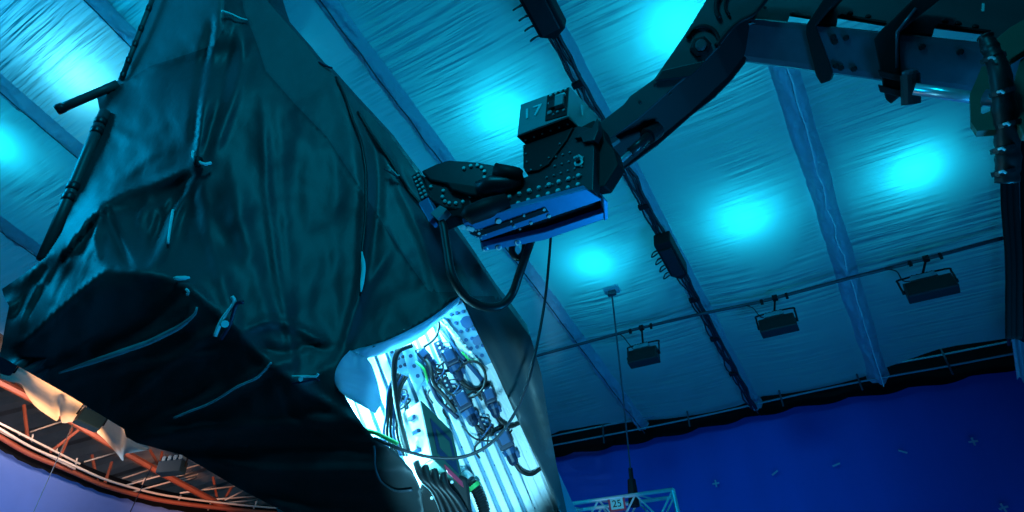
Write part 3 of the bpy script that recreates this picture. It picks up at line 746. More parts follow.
for x, y in ((431, 187), (443.5, 191), (442.7, 197), (445, 201.5), (449.5, 203.3), (456, 203.3), (463, 202), (470.5, 196.5)):
    b = MB(); b.dome(k1.at(x, y, .025), k1.n, .021, .02, 10); b.build('ring_bolt', M['bolt'], kn2)
b = MB(); b.tube([P(494, 170.5, 6.42), P(510, 174, 6.4), P(518, 175.5, 6.4), P(522, 176.5, 6.4)], [.085, .09, .085, .06], 14); b.build('motor_drum', M['black'], head, smooth=True)
b = MB(); b.tube([P(478, 190, 6.42), P(492, 184, 6.4), P(508, 184, 6.4), P(520, 182, 6.42)], [.09, .10, .085, .07], 12); b.build('motor_housing', M['steel_black'], head, smooth=True)
b = MB(); b.prism([P(487, 198, 6.5), P(505, 186, 6.5), P(528, 176, 6.5), P(522, 192, 6.5), P(505, 206, 6.5), P(490, 210, 6.5)], vd * .3, .03); b.build('link_block', M['black'], head)
# coupling to the covered rig
m1 = three((414, 176, 6.75), (424, 198, 6.55), (432, 176, 6.65))
b = MB(); b.prism(m1.poly([(411, 176), (419, 171), (428, 195), (420, 200)], .05), -m1.n * .1, .01); mp_ = b.build('coupling_plate', M['steel_black'], head)
for k in range(6):
    for s in (0, 4.5):
        b = MB(); b.dome(m1.at(415 + k * 1.55 + s * .75, 178 + k * 3.9 - s * .5, .055), m1.n, .017, .016, 8); b.build('plate_bolt', M['bolt'], mp_)
b = MB(); b.prism(m1.poly([(418, 203), (428, 197), (436, 213), (429, 222)], .06), -m1.n * .15, .01); b.build('coupling_bracket', M['blue'], head)
b = MB(); b.prism(m1.poly([(430, 213), (440, 205), (447, 209), (437, 219)], .08), -m1.n * .12, .01); b.build('coupling_clamp', M['grey'], head)
b = MB(); b.prism(m1.poly([(428, 206), (470, 196), (476, 222), (455, 216), (440, 222)], -.12), -m1.n * .2, .02); b.build('coupling_arm', M['black'], head)

# hoses hanging from the head
b = MB(); b.tube(pxpath([(436, 214, 6.45), (443, 226, 6.3), (447, 250, 6.15), (452, 275, 6.0), (465, 296, 5.95), (482, 306, 5.95), (500, 306, 6.0), (512, 294, 6.1), (520, 272, 6.1), (527, 252, 6.15), (531, 241, 6.25)], 8), .045, 10)
b.build('hose_loop', M['rubber'], smooth=True, label='thick black hose hanging in a loop from the blue base over the tarpaulin edge', cat='hose')
b = MB(); b.tube(pxpath([(513, 243, 6.25), (512, 252, 6.2), (518, 258, 6.15), (524, 252, 6.2), (525, 242, 6.25)], 6), .035, 8)
b.build('hose_loop', M['rubber'], smooth=True, label='short black hose loop tucked close beneath the blue base', cat='hose')
b = MB(); b.tube(pxpath([(551, 233, 6.2), (549, 260, 6.1), (545, 300, 6.0), (537, 345, 5.7), (527, 385, 5.5), (512, 418, 5.35), (490, 444, 5.25), (462, 457, 5.2), (430, 457, 5.15), (400, 449, 5.1), (374, 438, 5.15)], 8), .014, 8)
b.build('thin_cable', M['cord'], smooth=True, label='long thin black cable swinging down from the head across the lit ribbed panel', cat='cable')
# ------------------------------------------------------------------ TARPAULIN
OUT = [(160, -90), (150, 0), (143, 22), (132, 52), (122, 76), (112, 86), (97, 97), (100, 112), (102, 122), (92, 150), (78, 190), (62, 232), (46, 257), (24, 274), (2, 289), (4, 297), (9, 306), (5, 326), (0, 356), (30, 373), (70, 396), (114, 423), (124, 429), (126, 437), (137, 443), (152, 447), (182, 455), (240, 489), (290, 515), (340, 548), (480, 600), (590, 600), (573, 540), (566, 508), (556, 462), (547, 410), (541, 372), (531, 338), (518, 320), (503, 300), (478, 262), (443, 214), (416, 172), (391, 137), (362, 106), (336, 77), (326, 66), (318, 60), (304, 42), (290, 27), (268, 2), (240, -90)]
HOLE = [(460, 296), (448, 305), (436, 316), (420, 325), (402, 334), (385, 343), (366, 350), (348, 353), (341, 361), (336, 372), (337, 384), (344, 394), (352, 408), (362, 424), (374, 438), (396, 452), (412, 470), (420, 486), (424, 512), (430, 560), (545, 570), (563, 540), (559, 512), (545, 478), (530, 446), (514, 412), (496, 372), (478, 334)]
CP = [(160, -90, 9.0), (240, -90, 8.6), (150, 0, 8.5), (122, 76, 7.9), (97, 97, 7.7), (102, 122, 7.4), (78, 190, 6.8), (46, 257, 6.3), (2, 289, 6.15), (9, 306, 6.0), (0, 346, 6.0), (70, 390, 6.1), (114, 417, 6.15), (152, 447, 6.1), (182, 455, 6.0), (240, 487, 5.9), (290, 511, 5.8), (340, 545, 5.7), (480, 600, 5.2), (590, 600, 5.5),
      (268, 2, 8.3), (290, 27, 8.2), (318, 60, 8.0), (336, 77, 7.9), (391, 137, 7.6), (416, 172, 7.3), (443, 214, 7.05), (478, 262, 6.85), (503, 300, 6.7), (531, 338, 6.5), (541, 372, 6.35), (547, 410, 6.2), (556, 462, 6.0), (566, 508, 5.85),
      (218, 0, 7.55), (205, 100, 6.95), (197, 163, 6.60), (250, 60, 7.45), (280, 100, 7.15), (300, 150, 6.95), (250, 160, 6.75), (300, 230, 6.55), (250, 250, 6.2), (350, 200, 6.9), (400, 240, 6.75), (370, 150, 7.3), (350, 290, 6.3), (420, 290, 6.45),
      (140, 110, 7.25), (160, 60, 7.7), (130, 170, 6.78), (160, 190, 6.62), (100, 205, 6.42), (150, 240, 6.2), (60, 255, 6.05),
      (107, 271, 5.62), (72, 299, 5.64), (40, 330, 5.72), (22, 346, 5.82), (18, 305, 6.06), (60, 268, 6.06), (150, 272, 5.70), (186, 285, 5.66), (215, 310, 5.6), (240, 332, 5.58), (270, 358, 5.55), (292, 380, 5.5), (335, 366, 5.65), (340, 345, 5.85),
      (150, 320, 5.78), (100, 340, 5.88), (62, 352, 5.92), (200, 370, 5.75), (250, 420, 5.72), (150, 400, 5.95), (320, 430, 5.6), (374, 438, 5.35), (380, 500, 5.4), (420, 486, 5.2), (430, 560, 5.2), (545, 570, 5.5),
      (460, 296, 6.38), (420, 325, 6.2), (385, 343, 6.05), (348, 353, 5.8), (337, 384, 5.6), (478, 334, 6.25), (496, 372, 6.1), (514, 412, 5.98), (545, 478, 5.76), (559, 512, 5.66), (520, 360, 6.3)]
# folds: (points, height toward the viewer, width in px)
FOLDS = [([(222, 0), (212, 60), (203, 110), (197, 160)], .10, 8), ([(236, 10), (226, 70), (214, 120), (201, 160)], -.09, 6), ([(213, 20), (200, 80), (193, 150)], -.10, 6), ([(246, 30), (236, 90), (215, 150)], .08, 7),
         ([(197, 165), (160, 182), (128, 192), (104, 204)], .10, 8), ([(104, 206), (66, 250), (36, 290), (14, 330)], .10, 5), ([(104, 207), (90, 246), (74, 290)], .07, 5), ([(98, 216), (52, 276), (24, 318)], -.09, 5), ([(90, 240), (66, 286), (50, 312)], -.06, 5), ([(197, 170), (165, 196), (140, 205), (108, 214)], -.045, 7), ([(196, 172), (178, 210), (165, 245), (150, 270)], .12, 7), ([(190, 185), (165, 215), (148, 250)], -.10, 5),
         ([(104, 204), (96, 235), (98, 262)], .08, 5), ([(102, 206), (60, 262), (30, 300), (18, 340)], .08, 6), ([(100, 212), (82, 245), (55, 300)], -.10, 7), ([(104, 204), (70, 236), (20, 285)], .12, 7), ([(70, 250), (40, 282), (12, 320)], -.12, 6), ([(104, 206), (118, 240), (130, 268)], -.10, 6),
         ([(108, 270), (72, 298), (40, 328), (20, 346)], .08, 5), ([(107, 271), (150, 274), (188, 287), (240, 333), (292, 380), (335, 362)], .07, 7),
         ([(200, 172), (206, 220), (225, 290), (240, 330)], .06, 12), ([(230, 150), (240, 220), (262, 300), (285, 370)], .05, 14), ([(262, 90), (266, 170), (274, 250), (290, 340), (294, 378)], .055, 7), ([(300, 110), (296, 200), (300, 280), (296, 372)], -.03, 12),
         ([(278, 110), (283, 180), (287, 260), (293, 370)], .02, 6), ([(335, 76), (352, 110), (362, 145), (366, 190), (363, 240), (360, 290), (343, 350)], .12, 7), ([(345, 76), (364, 115), (376, 150), (378, 200), (372, 260)], -.12, 8), ([(360, 108), (384, 150), (405, 200), (425, 245), (440, 300)], .08, 8), ([(380, 130), (402, 175), (425, 215), (460, 290)], -.07, 7), ([(320, 62), (330, 110), (338, 180), (335, 260), (338, 340)], .03, 11),
         ([(336, 352), (300, 330), (270, 322), (245, 330)], .09, 7), ([(340, 350), (310, 345), (285, 352), (258, 345)], -.08, 6), ([(345, 345), (360, 300), (390, 250)], .07, 8),
         ([(60, 372), (120, 350), (170, 328), (200, 308)], .07, 6), ([(30, 362), (90, 345), (150, 320), (186, 292)], -.08, 10), ([(130, 440), (200, 430), (280, 424), (360, 420)], .11, 9), ([(135, 446), (220, 452), (300, 446), (390, 452)], -.09, 7), ([(150, 420), (220, 395), (260, 372), (290, 362)], .09, 9), ([(120, 425), (170, 408), (215, 380)], -.07, 8), ([(190, 455), (270, 470), (340, 470), (400, 470)], .10, 9), ([(230, 480), (300, 500), (370, 505)], -.07, 8), ([(260, 497), (330, 518), (410, 520)], .07, 8), ([(115, 410), (200, 340), (236, 334)], .06, 8), ([(60, 385), (100, 370), (160, 362), (230, 350)], .05, 7), ([(290, 382), (330, 405), (372, 432)], .08, 7), ([(280, 385), (300, 420), (340, 440)], -.06, 8),
         ([(440, 230), (470, 290), (500, 350), (530, 430), (560, 505)], .06, 7), ([(465, 258), (500, 320), (525, 380), (548, 450)], -.05, 8), ([(520, 335), (535, 385), (552, 455)], .05, 6),
         ([(112, 90), (140, 75), (180, 55), (205, 45)], .05, 9), ([(110, 130), (140, 140), (170, 120)], .03, 9), ([(130, 175), (150, 155), (175, 150)], .04, 6), ([(150, 195), (140, 225), (150, 250)], .05, 5), ([(160, 205), (158, 235), (152, 260)], -.06, 5)]
def inside(p, poly):
    x, y = p; c = False; j = len(poly) - 1
    for i in range(len(poly)):
        xi, yi = poly[i]; xj, yj = poly[j]
        if (yi > y) != (yj > y) and x < (xj - xi) * (y - yi) / (yj - yi) + xi: c = not c
        j = i
    return c
def densify(poly, step):
    out = []
    for i in range(len(poly)):
        a = V(poly[i]); c = V(poly[(i + 1) % len(poly)]); n = max(1, int((c - a).length / step))
        out += [a.lerp(c, k / n) for k in range(n)]
    return out
# coarse depth surface over the control points
_co = [V(p[:2]) for p in CP]
_v, _e, _f, _ov, _, _ = delaunay_2d_cdt(_co, [], [], 0, 1e-5)
_dep = [CP[o[0]][2] for o in _ov]
def coarse(x, y):
    p = V((x, y)); best = None
    for f in _f:
        a, b_, c = (_v[i] for i in f)
        den = (b_.y - c.y) * (a.x - c.x) + (c.x - b_.x) * (a.y - c.y)
        if abs(den) < 1e-9: continue
        l0 = ((b_.y - c.y) * (x - c.x) + (c.x - b_.x) * (y - c.y)) / den; l1 = ((c.y - a.y) * (x - c.x) + (a.x - c.x) * (y - c.y)) / den; l2 = 1 - l0 - l1
        m = min(l0, l1, l2)
        if m > -1e-4: return l0 * _dep[f[0]] + l1 * _dep[f[1]] + l2 * _dep[f[2]]
        if best is None or m > best[0]: best = (m, l0 * _dep[f[0]] + l1 * _dep[f[1]] + l2 * _dep[f[2]])
    return best[1] if best[0] > -.5 else _dep[min(range(len(_v)), key=lambda i: (_v[i] - p).length)]
def segd(p, a, b_):
    ab = b_ - a; t = max(0, min(1, (p - a).dot(ab) / max(ab.length_squared, 1e-9)))
    return (p - a - ab * t).length, t
FP = []
for pts, amp, wd in FOLDS:
    sp_ = smooth_path([V((x, y, 0)) for x, y in pts], 4); sp_ = [V((q.x, q.y)) for q in sp_]
    bb_ = (min(q.x for q in sp_) - wd * 3, max(q.x for q in sp_) + wd * 3, min(q.y for q in sp_) - wd * 3, max(q.y for q in sp_) + wd * 3)
    FP.append((sp_, amp, wd, bb_))
def folds(x, y):
    p = V((x, y)); s = 0
    for sp_, amp, wd, bb_ in FP:
        if not (bb_[0] < x < bb_[1] and bb_[2] < y < bb_[3]): continue
        best = 1e9; bt = 0; n = len(sp_) - 1
        for i in range(n):
            d, t = segd(p, sp_[i], sp_[i + 1])
            if d < best: best = d; bt = (i + t) / n
        if best < wd * 3:
            taper = min(1, bt * 5 + .25, (1 - bt) * 5 + .25)
            w2 = wd * .85 * (.55 + .6 * noise.noise(V((x * .01, y * .01, amp * 10))) ** 2 + .25)
            s += amp * .62 * taper * math.exp(-(best / w2) ** 2 * 1.3)
    return s
STEP = 4.0
TONE1 = [(112, 90), (150, 66), (188, 54), (214, 45), (224, 28), (226, -70)]
TONE2 = [(238, -60), (243, 8), (255, 38), (266, 71), (296, 105), (327, 137), (355, 180), (382, 222), (408, 262), (428, 290)]  # lines where the lighter tone begins
UP1 = TONE1 + [(150, -120), (60, 0), (60, 90)]
UP2 = TONE2 + [(520, 300), (430, 180), (300, -60)]
outd = densify(OUT, STEP); hold = densify(HOLE, STEP)
pts = [V(p) for p in outd] + [V(p) for p in hold]
edges = [(i, (i + 1) % len(outd)) for i in range(len(outd))] + [(len(outd) + i, len(outd) + (i + 1) % len(hold)) for i in range(len(hold))]
y = -88
while y < 600:
    x = -2 + (2 if int((y + 88) / STEP) % 2 else 0)
    while x < 595:
        p = (x, y)
        if inside(p, OUT) and not inside(p, HOLE):
            if min((q - V(p)).length for q in (outd if True else [])) > 2.4 and min((q - V(p)).length for q in hold) > 2.4: pts.append(V(p))
        x += STEP
    y += STEP
for sm in (TONE1, TONE2):
    k0 = len(pts)
    for a, c in zip(sm, sm[1:]):
        n = max(1, int((V(c) - V(a)).length / 4)); pts += [V(a).lerp(V(c), k / n) for k in range(n)]
    pts.append(V(sm[-1])); edges += [(k, k + 1) for k in range(k0, len(pts) - 1)]
tv, te, tf, _, _, _ = delaunay_2d_cdt(pts, edges, [], 0, 1e-6)
keep = []
for f in tf:
    c = sum((tv[i] for i in f), V((0, 0))) / 3
    if inside(c, OUT) and not inside(c, HOLE): keep.append(f)
dep = [coarse(p.x, p.y) for p in tv]
nb = [set() for _ in tv]
for f in keep:
    for i in range(3): nb[f[i]].add(f[(i + 1) % 3]); nb[f[i]].add(f[(i + 2) % 3])
bnd = set()
cnt = {}
for f in keep:
    for i in range(3):
        k = tuple(sorted((f[i], f[(i + 1) % 3]))); cnt[k] = cnt.get(k, 0) + 1
bedges = [k for k, c in cnt.items() if c == 1]
for k in bedges: bnd.update(k)
for it in range(9):
    dep = [d if (i in bnd or not nb[i]) else .4 * d + .6 * sum(dep[j] for j in nb[i]) / len(nb[i]) for i, d in enumerate(dep)]
for i, p in enumerate(tv):
    if not nb[i]: continue
    w = noise.noise(V((p.x * .035, p.y * .02, 3))) * .028 + noise.noise(V((p.x * .09, p.y * .07, 8))) * .010 + noise.noise(V((p.x * .016 + p.y * .02, p.y * .01, 5))) * .05
    dep[i] -= folds(p.x, p.y) + w
def tarp_depth(x, y):
    i = min(range(len(tv)), key=lambda k: (tv[k].x - x) ** 2 + (tv[k].y - y) ** 2 if nb[k] else 1e18)
    return dep[i]
def on_tarp(x, y, lift=.03): return P(x, y, tarp_depth(x, y) - lift)
bm_ = MB(); bm = bm_.bm
fv = {}
for i, p in enumerate(tv):
    if nb[i]: fv[i] = bm.verts.new(P(p.x, p.y, dep[i]))
for f in keep:
    fc = bm.faces.new([fv[i] for i in f]); c = sum((tv[i] for i in f), V((0, 0))) / 3
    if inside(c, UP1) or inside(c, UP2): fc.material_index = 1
# close the cover behind: skirts that run back from the outline to a rounded rear
CEN = P(280, 250, 9.2)
on_out = lambda i: min((tv[i] - q).length for q in outd) < .6
ob = [k for k in bedges if on_out(k[0]) and on_out(k[1])]
ring_prev = {i: bm.verts.new(fv[i].co) for k in ob for i in k}
aft = ROT @ V((.0, .28, -1)); aft.normalize()
for s, sh in ((.35, .01), (.9, .06), (1.5, .16), (2.0, .34)):
    ring_new = {}
    for i in ring_prev:
        p0 = fv[i].co; q0 = p0 + aft * s
        q0 = q0.lerp(CEN, sh) + V((noise.noise(p0 * 1.3 + V((s, 0, 0))), noise.noise(p0 * 1.3 + V((0, s, 7))), noise.noise(p0 + V((0, 3, s))))) * .06 * s
        ring_new[i] = bm.verts.new(q0)
    for a, c in ob: bm.faces.new((ring_prev[a], ring_prev[c], ring_new[c], ring_new[a]))
    ring_prev = ring_new
cen = bm.verts.new(CEN + aft * .6)
for a, c in ob: bm.faces.new((ring_prev[a], ring_prev[c], cen))
# thickness of the hem round the opening
hb = [k for k in bedges if not (on_out(k[0]) and on_out(k[1]))]
ring_new = {i: bm.verts.new(fv[i].co + (fv[i].co - EYE).normalized() * .10) for k in hb for i in k}
for a, c in hb: bm.faces.new((fv[a], fv[c], ring_new[c], ring_new[a]))
tarp = bm_.build('tarpaulin', [M['tarp'], M['tarp2']], smooth=True, label='huge black tarpaulin draped and tied over the rig, filling the left half', cat='tarpaulin')
# folded-back pale hem and flap at the opening
def strip(name, top, bot, dt, db, m, parent, wob=.03, n=24):
    tp = smooth_path([V((*p, 0)) for p in top], 6); bt = smooth_path([V((*p, 0)) for p in bot], 6); rows = []
    def samp(l, t):
        k = t * (len(l) - 1); i = min(int(k), len(l) - 2); return l[i].lerp(l[i + 1], k - i)
    for q in range(7):
        s = q / 6; rows.append([])
        for i in range(n + 1):
            a = samp(tp, i / n); c = samp(bt, i / n); p = a.lerp(c, s)
            d0 = tarp_depth(a.x, a.y)
            rows[-1].append(P(p.x, p.y, d0 + dt + (db - dt) * s + wob * noise.noise(V((p.x * .08, p.y * .08, 2))) - .04 * math.sin(s * math.pi)))
    b = MB(); b.grid(rows); o = b.build(name, m, parent, smooth=True)
    md = o.modifiers.new('thickness', 'SOLIDIFY'); md.thickness = .012
    return o
o = strip('folded_hem', [(461, 295), (440, 311), (420, 324), (385, 341), (350, 351)], [(458, 303), (436, 322), (418, 338), (388, 351), (366, 358)], -.02, .10, M['lining'], tarp); o['label'] = 'pale folded hem of the opening'
o = strip('corner_flap', [(350, 350), (341, 360), (335, 373), (336, 386), (346, 396)], [(366, 357), (372, 366), (378, 384), (381, 402), (376, 413)], -.04, -.02, M['lining'], tarp, .05); o['label'] = 'pale flap folded out at the corner of the opening'
# scaffold poles that hold the cover
def pole(a, c, r, label, n=10, tapes=()):
    A, B = P(*a), P(*c)
    root = empty('scaffold_pole', B, label, 'pole', 'poles under the tarpaulin edge')
    b = MB(); b.tube([A, A.lerp(B, .33), A.lerp(B, .66), B], r, n); b.build('pole_tube', M['arm'], root, smooth=True)
    ax = (B - A).normalized()
    for t in tapes:
        c_ = A.lerp(B, t); b = MB(); b.tube([c_ - ax * .05, c_ - ax * .02, c_ + ax * .02, c_ + ax * .05], [r * 1.06, r * 1.16, r * 1.14, r * 1.05], n); b.build('pole_collar', M['steel_black'], root, smooth=True)
pole((105, 112, 7.42), (43, 260, 6.32), .062, 'long scaffold pole slanting down the left edge of the tarpaulin', 10, (.08, .15, .55, .62))
pole((57, 110, 7.4), (118, 84, 7.75), .055, 'short scaffold pole stub poking out of the tarpaulin at the left', 10, (.05,))
pole((156, -10, 8.33), (121, 80, 7.78), .032, 'thin taped pole along the top left edge of the tarpaulin', 8, (.22, .45, .62, .8, .95))
# straps and knots
def line_on(px, r, m, name, label, cat, lift=.03, flat=0):
    pts = []
    for (x0, y0), (x1, y1) in zip(px, px[1:]):
        n = max(2, int(math.hypot(x1 - x0, y1 - y0) / 4))
        for k in range(n): pts.append(on_tarp(x0 + (x1 - x0) * k / n, y0 + (y1 - y0) * k / n, lift))
    pts.append(on_tarp(*px[-1], lift))
    for _ in range(2): pts = [pts[0]] + [(pts[i - 1] + pts[i] * 2 + pts[i + 1]) / 4 for i in range(1, len(pts) - 1)] + [pts[-1]]
    b = MB()
    if flat:
        # webbing: flat band with thickness
        rows = [[], []]
        for i, p in enumerate(pts):
            t = (pts[min(i + 1, len(pts) - 1)] - pts[max(i - 1, 0)]).normalized(); v = (EYE - p).normalized(); s = t.cross(v).normalized()
            w = flat * min(1, .35 + 3 * i / len(pts), .35 + 3 * (len(pts) - 1 - i) / len(pts))
            rows[0].append(p + s * w); rows[1].append(p - s * w)
        b.grid(rows)
    else: b.tube(pts, r, 6)
    o = b.build(name, m, smooth=True, label=label, cat=cat)
    if flat: md = o.modifiers.new('thickness', 'SOLIDIFY'); md.thickness = .01
    return o
line_on([(59, 373), (95, 361), (150, 342), (180, 327), (196, 314), (197, 307)], .01, M['strap'], 'webbing_strap', 'pale flat strap slanting across the lower left of the black tarpaulin', 'strap', .06, .026)
line_on([(174, 418), (190, 411), (205, 406), (218, 399), (238, 386), (258, 378), (271, 363)], .012, M['strap'], 'tie_cord', 'thin pale cord slanting over the dark underside of the tarpaulin', 'cord', .05)
line_on([(222, 11), (232, 14), (240, 19), (247, 20)], .014, M['cyan_tape'], 'tie_cord', 'short pale cyan cord tied at the top of the tarpaulin', 'cord', .08)
line_on([(173, 278), (180, 278.5), (190, 277.5)], .02, M['cyan_tape'], 'tape_scrap', 'bright cyan tape scrap on the ridge of the tarpaulin', 'tape', .08, .022)
line_on([(186, 289), (190, 292), (187, 295)], .012, M['hi'], 'tie_cord', 'tiny pale cord knot just under the bright cyan tape scrap', 'cord', .08)
line_on([(173, 210), (170, 228), (168, 243)], .014, M['hi'], 'tie_cord', 'short pale cord in the fold below the tied knot', 'cord', .06)
line_on([(336, 77), (345, 96), (352, 118), (361, 140), (366, 170), (366, 215), (361, 262), (361, 296)], .018, M['rubber'], 'lashing_cable', 'black cable running down the right side of the tarpaulin', 'cable', .06)
line_on([(362, 252), (364, 268), (361, 292)], .02, M['cyan_tape'], 'tape_scrap', 'long pale tape streak beside the black cable on the tarpaulin', 'tape', .10, .020)
line_on([(319, 62), (325, 66), (332, 68)], .014, M['magenta'], 'tie_cord', 'small magenta cord on the upper right edge of the tarpaulin', 'cord', .05)
line_on([(358, 112), (372, 135), (390, 160), (408, 190), (430, 214)], .02, M['rubber'], 'lashing_cable', 'black cable along the tarpaulin edge leading to the bolted knuckle', 'cable', .06)
# spring clamps and knot
def knot(x, y, label):
    c = on_tarp(x, y, .08); root = empty('rope_knot', c, label, 'knot')
    b = MB(); b.tube([c + V((-.05, 0, .08)), c + V((.0, -.02, .02)), c + V((.02, -.02, -.06))], [.03, .055, .03], 8); b.build('knot_body', M['black'], root, smooth=True)
    b = MB(); b.tube(smooth_path([c + V((0, -.03, 0)), on_tarp(x + 6, y + 1, .14), on_tarp(x + 13, y + 0, .10)], 5), .018, 6); b.build('rope_tail', M['hi'], root, smooth=True)
    b = MB(); b.tube(smooth_path([c + V((0, -.03, .02)), on_tarp(x - 5, y - 6, .10), on_tarp(x - 5, y - 12, .06)], 5), .014, 6); b.build('rope_tail', M['hi'], root, smooth=True)
knot(198, 163, 'rope knot gathering the tarpaulin folds into a star in the upper middle')
def clampit(x, y, ang, s, label):
    c = on_tarp(x, y, .10); xa = ROT @ V((math.cos(ang), math.sin(ang), 0)); ya = ROT @ V((-math.sin(ang), math.cos(ang), 0)); za = (EYE - c).normalized()
    root = empty('spring_clamp', c, label, 'clamp', 'clamps on the tarpaulin')
    for sg in (-1, 1):
        b = MB(); b.tube(smooth_path([c - xa * .14 * s + za * .02 * sg + ya * .03 * sg, c + ya * .035 * sg * s, c + xa * .16 * s + ya * .01 * sg, c + xa * .2 * s + ya * .05 * s * sg], 4), .016 * s, 6); b.build('clamp_jaw', M['hi'] if sg > 0 else M['plug'], root, smooth=True)
    b = MB(); b.tube([c - za * .03 - xa * .02, c + za * .05 - xa * .02], .03 * s, 10); b.build('clamp_spring', M['cyan_tape'] if s > .9 else M['bolt'], root)
clampit(226, 322, 1.1, 1.15, 'metal spring clamp standing up on the ridge right of the pale strap')
clampit(303, 379, .1, .7, 'small dark clamp at the ridge left of the lit opening')
clampit(306, 171 + 0, .5, .5, 'tiny clamp') if False else None
clampit(391, 171, -.7, .55, 'small bright clamp beside the bolted coupling plate on the tarpaulin edge')

# ------------------------------------------------------------------ RIBBED PANEL AND EQUIPMENT IN THE OPENING
pp = three((460, 300, 6.90), (562, 512, 6.20), (345, 390, 6.45))
pn = pp.n
pe_ = (pp.at(507, 512) - pp.at(427, 320)).normalized(); pw = pe_.cross(pn).normalized()
if (ROT.transposed() @ pw).x < 0: pw = -pw
panel = empty('ribbed_panel', pp.at(520, 560), 'brightly lit ribbed aluminium panel showing through the opening of the tarpaulin', 'panel')
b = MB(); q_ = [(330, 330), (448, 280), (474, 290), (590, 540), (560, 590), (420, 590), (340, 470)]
b.prism(pp.poly(q_), -pn * .04); b.build('back_plate', M['alu_shaded'], panel)
o0 = pp.at(505, 480)
for k in range(22):
    base = o0 + pw * (.118 * (k - 18.0))
    t0 = -2.1 + .0 * k; t1 = 1.2
    b = MB(); b.box(base + pe_ * (t0 + t1) / 2 + pn * .02, pe_ * (t1 - t0) / 2, pw * .041, pn * .045, .012); b.build('panel_rib', M['alu'], panel)
# border flange on the right, perforated corner plate
b = MB(); b.prism(pp.poly([(462, 297), (472, 296), (570, 530), (545, 535), (505, 432), (478, 345)], .05), -pn * .05, .008); b.build('edge_flange', M['alu'], panel)
b = MB(); b.tube(pp.poly([(468, 302), (500, 372), (532, 445), (562, 520)], .07), .035, 8); b.build('edge_tube', M['alu'], panel, smooth=True)
b = MB(); b.prism(pp.poly([(436, 308), (461, 296), (482, 338), (492, 362), (484, 366), (462, 340)], .09), -pn * .03, .006); cpn = b.build('corner_plate', M['alu_shaded'], panel)
for k in range(26):
    x = 446 + (k % 4) * 6 + (k // 4) * 5; y = 306 + (k // 4) * 8.5 - (k % 4) * 1.5
    if x > 488: continue
    b = MB(); b.dome(pp.at(x, y, .092), pn, .022, .006, 10); b.build('plate_hole', M['plugb'], cpn)
for x, y, r in ((453, 301, .07), (467, 322, .07), (477, 341, .05)):
    b = MB(); b.tube([pp.at(x, y, .09), pp.at(x, y, .11)], r, 14); b.build('access_cap', M['plugb'], cpn)
b = MB(); b.tube(pp.poly([(440, 317), (462, 345), (487, 372)], .12), .022, 8); b.build('bolt_rail', M['alu'], panel, smooth=True)
b = MB(); b.tube(pp.poly([(434, 322), (458, 352), (482, 380)], .10), .022, 8); b.build('bolt_rail', M['plugb'], panel, smooth=True)
for k in range(8):
    b = MB(); b.dome(pp.at(441 + k * 6, 318 + k * 7, .135), pn, .018, .014, 8); b.build('rail_bolt', M['bolt'], panel)
# small bolt lines at the foot of the panel
for r_ in range(3):
    for k in range(8):
        x = 464 + k * 8.3 + r_ * 7 - 2; y = 447 + k * 4.5 + r_ * 15
        b = MB(); b.dome(pp.at(x, y, .048), pn, .014, .012, 6); b.build('rib_screw', M['plugb'], panel)
# equipment box, pale face and green side
E0 = pp.at(421, 400, .62); E1 = pp.at(434, 460, .62)
ev = E1 - E0; ea = pp.at(403, 412, .34) - E0; eb = pp.at(452, 431, .42) - E0
root = empty('equipment_box', E1, 'white faced equipment box with dark green side wired up in the opening', 'box')
b = MB(); b.prism([E0, E0 + ev, E0 + ev + eb, E0 + eb], ea, .012); b.build('box_shell', M['green'], root)
nA = ev.cross(ea).normalized(); nA = nA if nA.dot(EYE - E0) > 0 else -nA
nB = ev.cross(eb).normalized(); nB = nB if nB.dot(EYE - E0) > 0 else -nB
def fA(u, v, o=0): return E0 + ea * u + ev * v + nA * o
def fB(u, v, o=0): return E0 + eb * u + ev * v + nB * o
b = MB(); b.prism([fA(.02, .02, .004), fA(.97, .02, .004), fA(.97, .97, .004), fA(.02, .97, .004)], nA * .012); fpl = b.build('front_face', M['white'], root, label='white front face')
for u, v in ((.5, .2), (.42, .45), (.55, .75)):
    b = MB(); b.box(fA(u, v, .03), ea * .14, ev * .035, nA * .02, .004); b.build('latch', M['plugb'], fpl)
for u, v in ((.12, .08), (.88, .08), (.12, .92), (.88, .92), (.5, .6)):
    b = MB(); b.dome(fA(u, v, .016), nA, .010, .008, 6); b.build('face_screw', M['bolt'], fpl)
b = MB(); b.prism([fB(.18, .22, .003), fB(.85, .22, .003), fB(.85, .8, .003), fB(.18, .8, .003)], nB * .01); rp_ = b.build('side_recess', M['plug'], root)
b = MB(); b.prism([fB(.3, .34, .014), fB(.72, .34, .014), fB(.72, .66, .014), fB(.3, .66, .014)], nB * .008); b.build('recess_window', M['green'], rp_)
b = MB(); b.prism([fB(.35, .9, .003), fB(.9, .9, .003), fB(.95, 1.0, .003), fB(.4, 1.0, .003)], nB * .012); b.build('red_label', M['red_t'], root, label='red sticker')
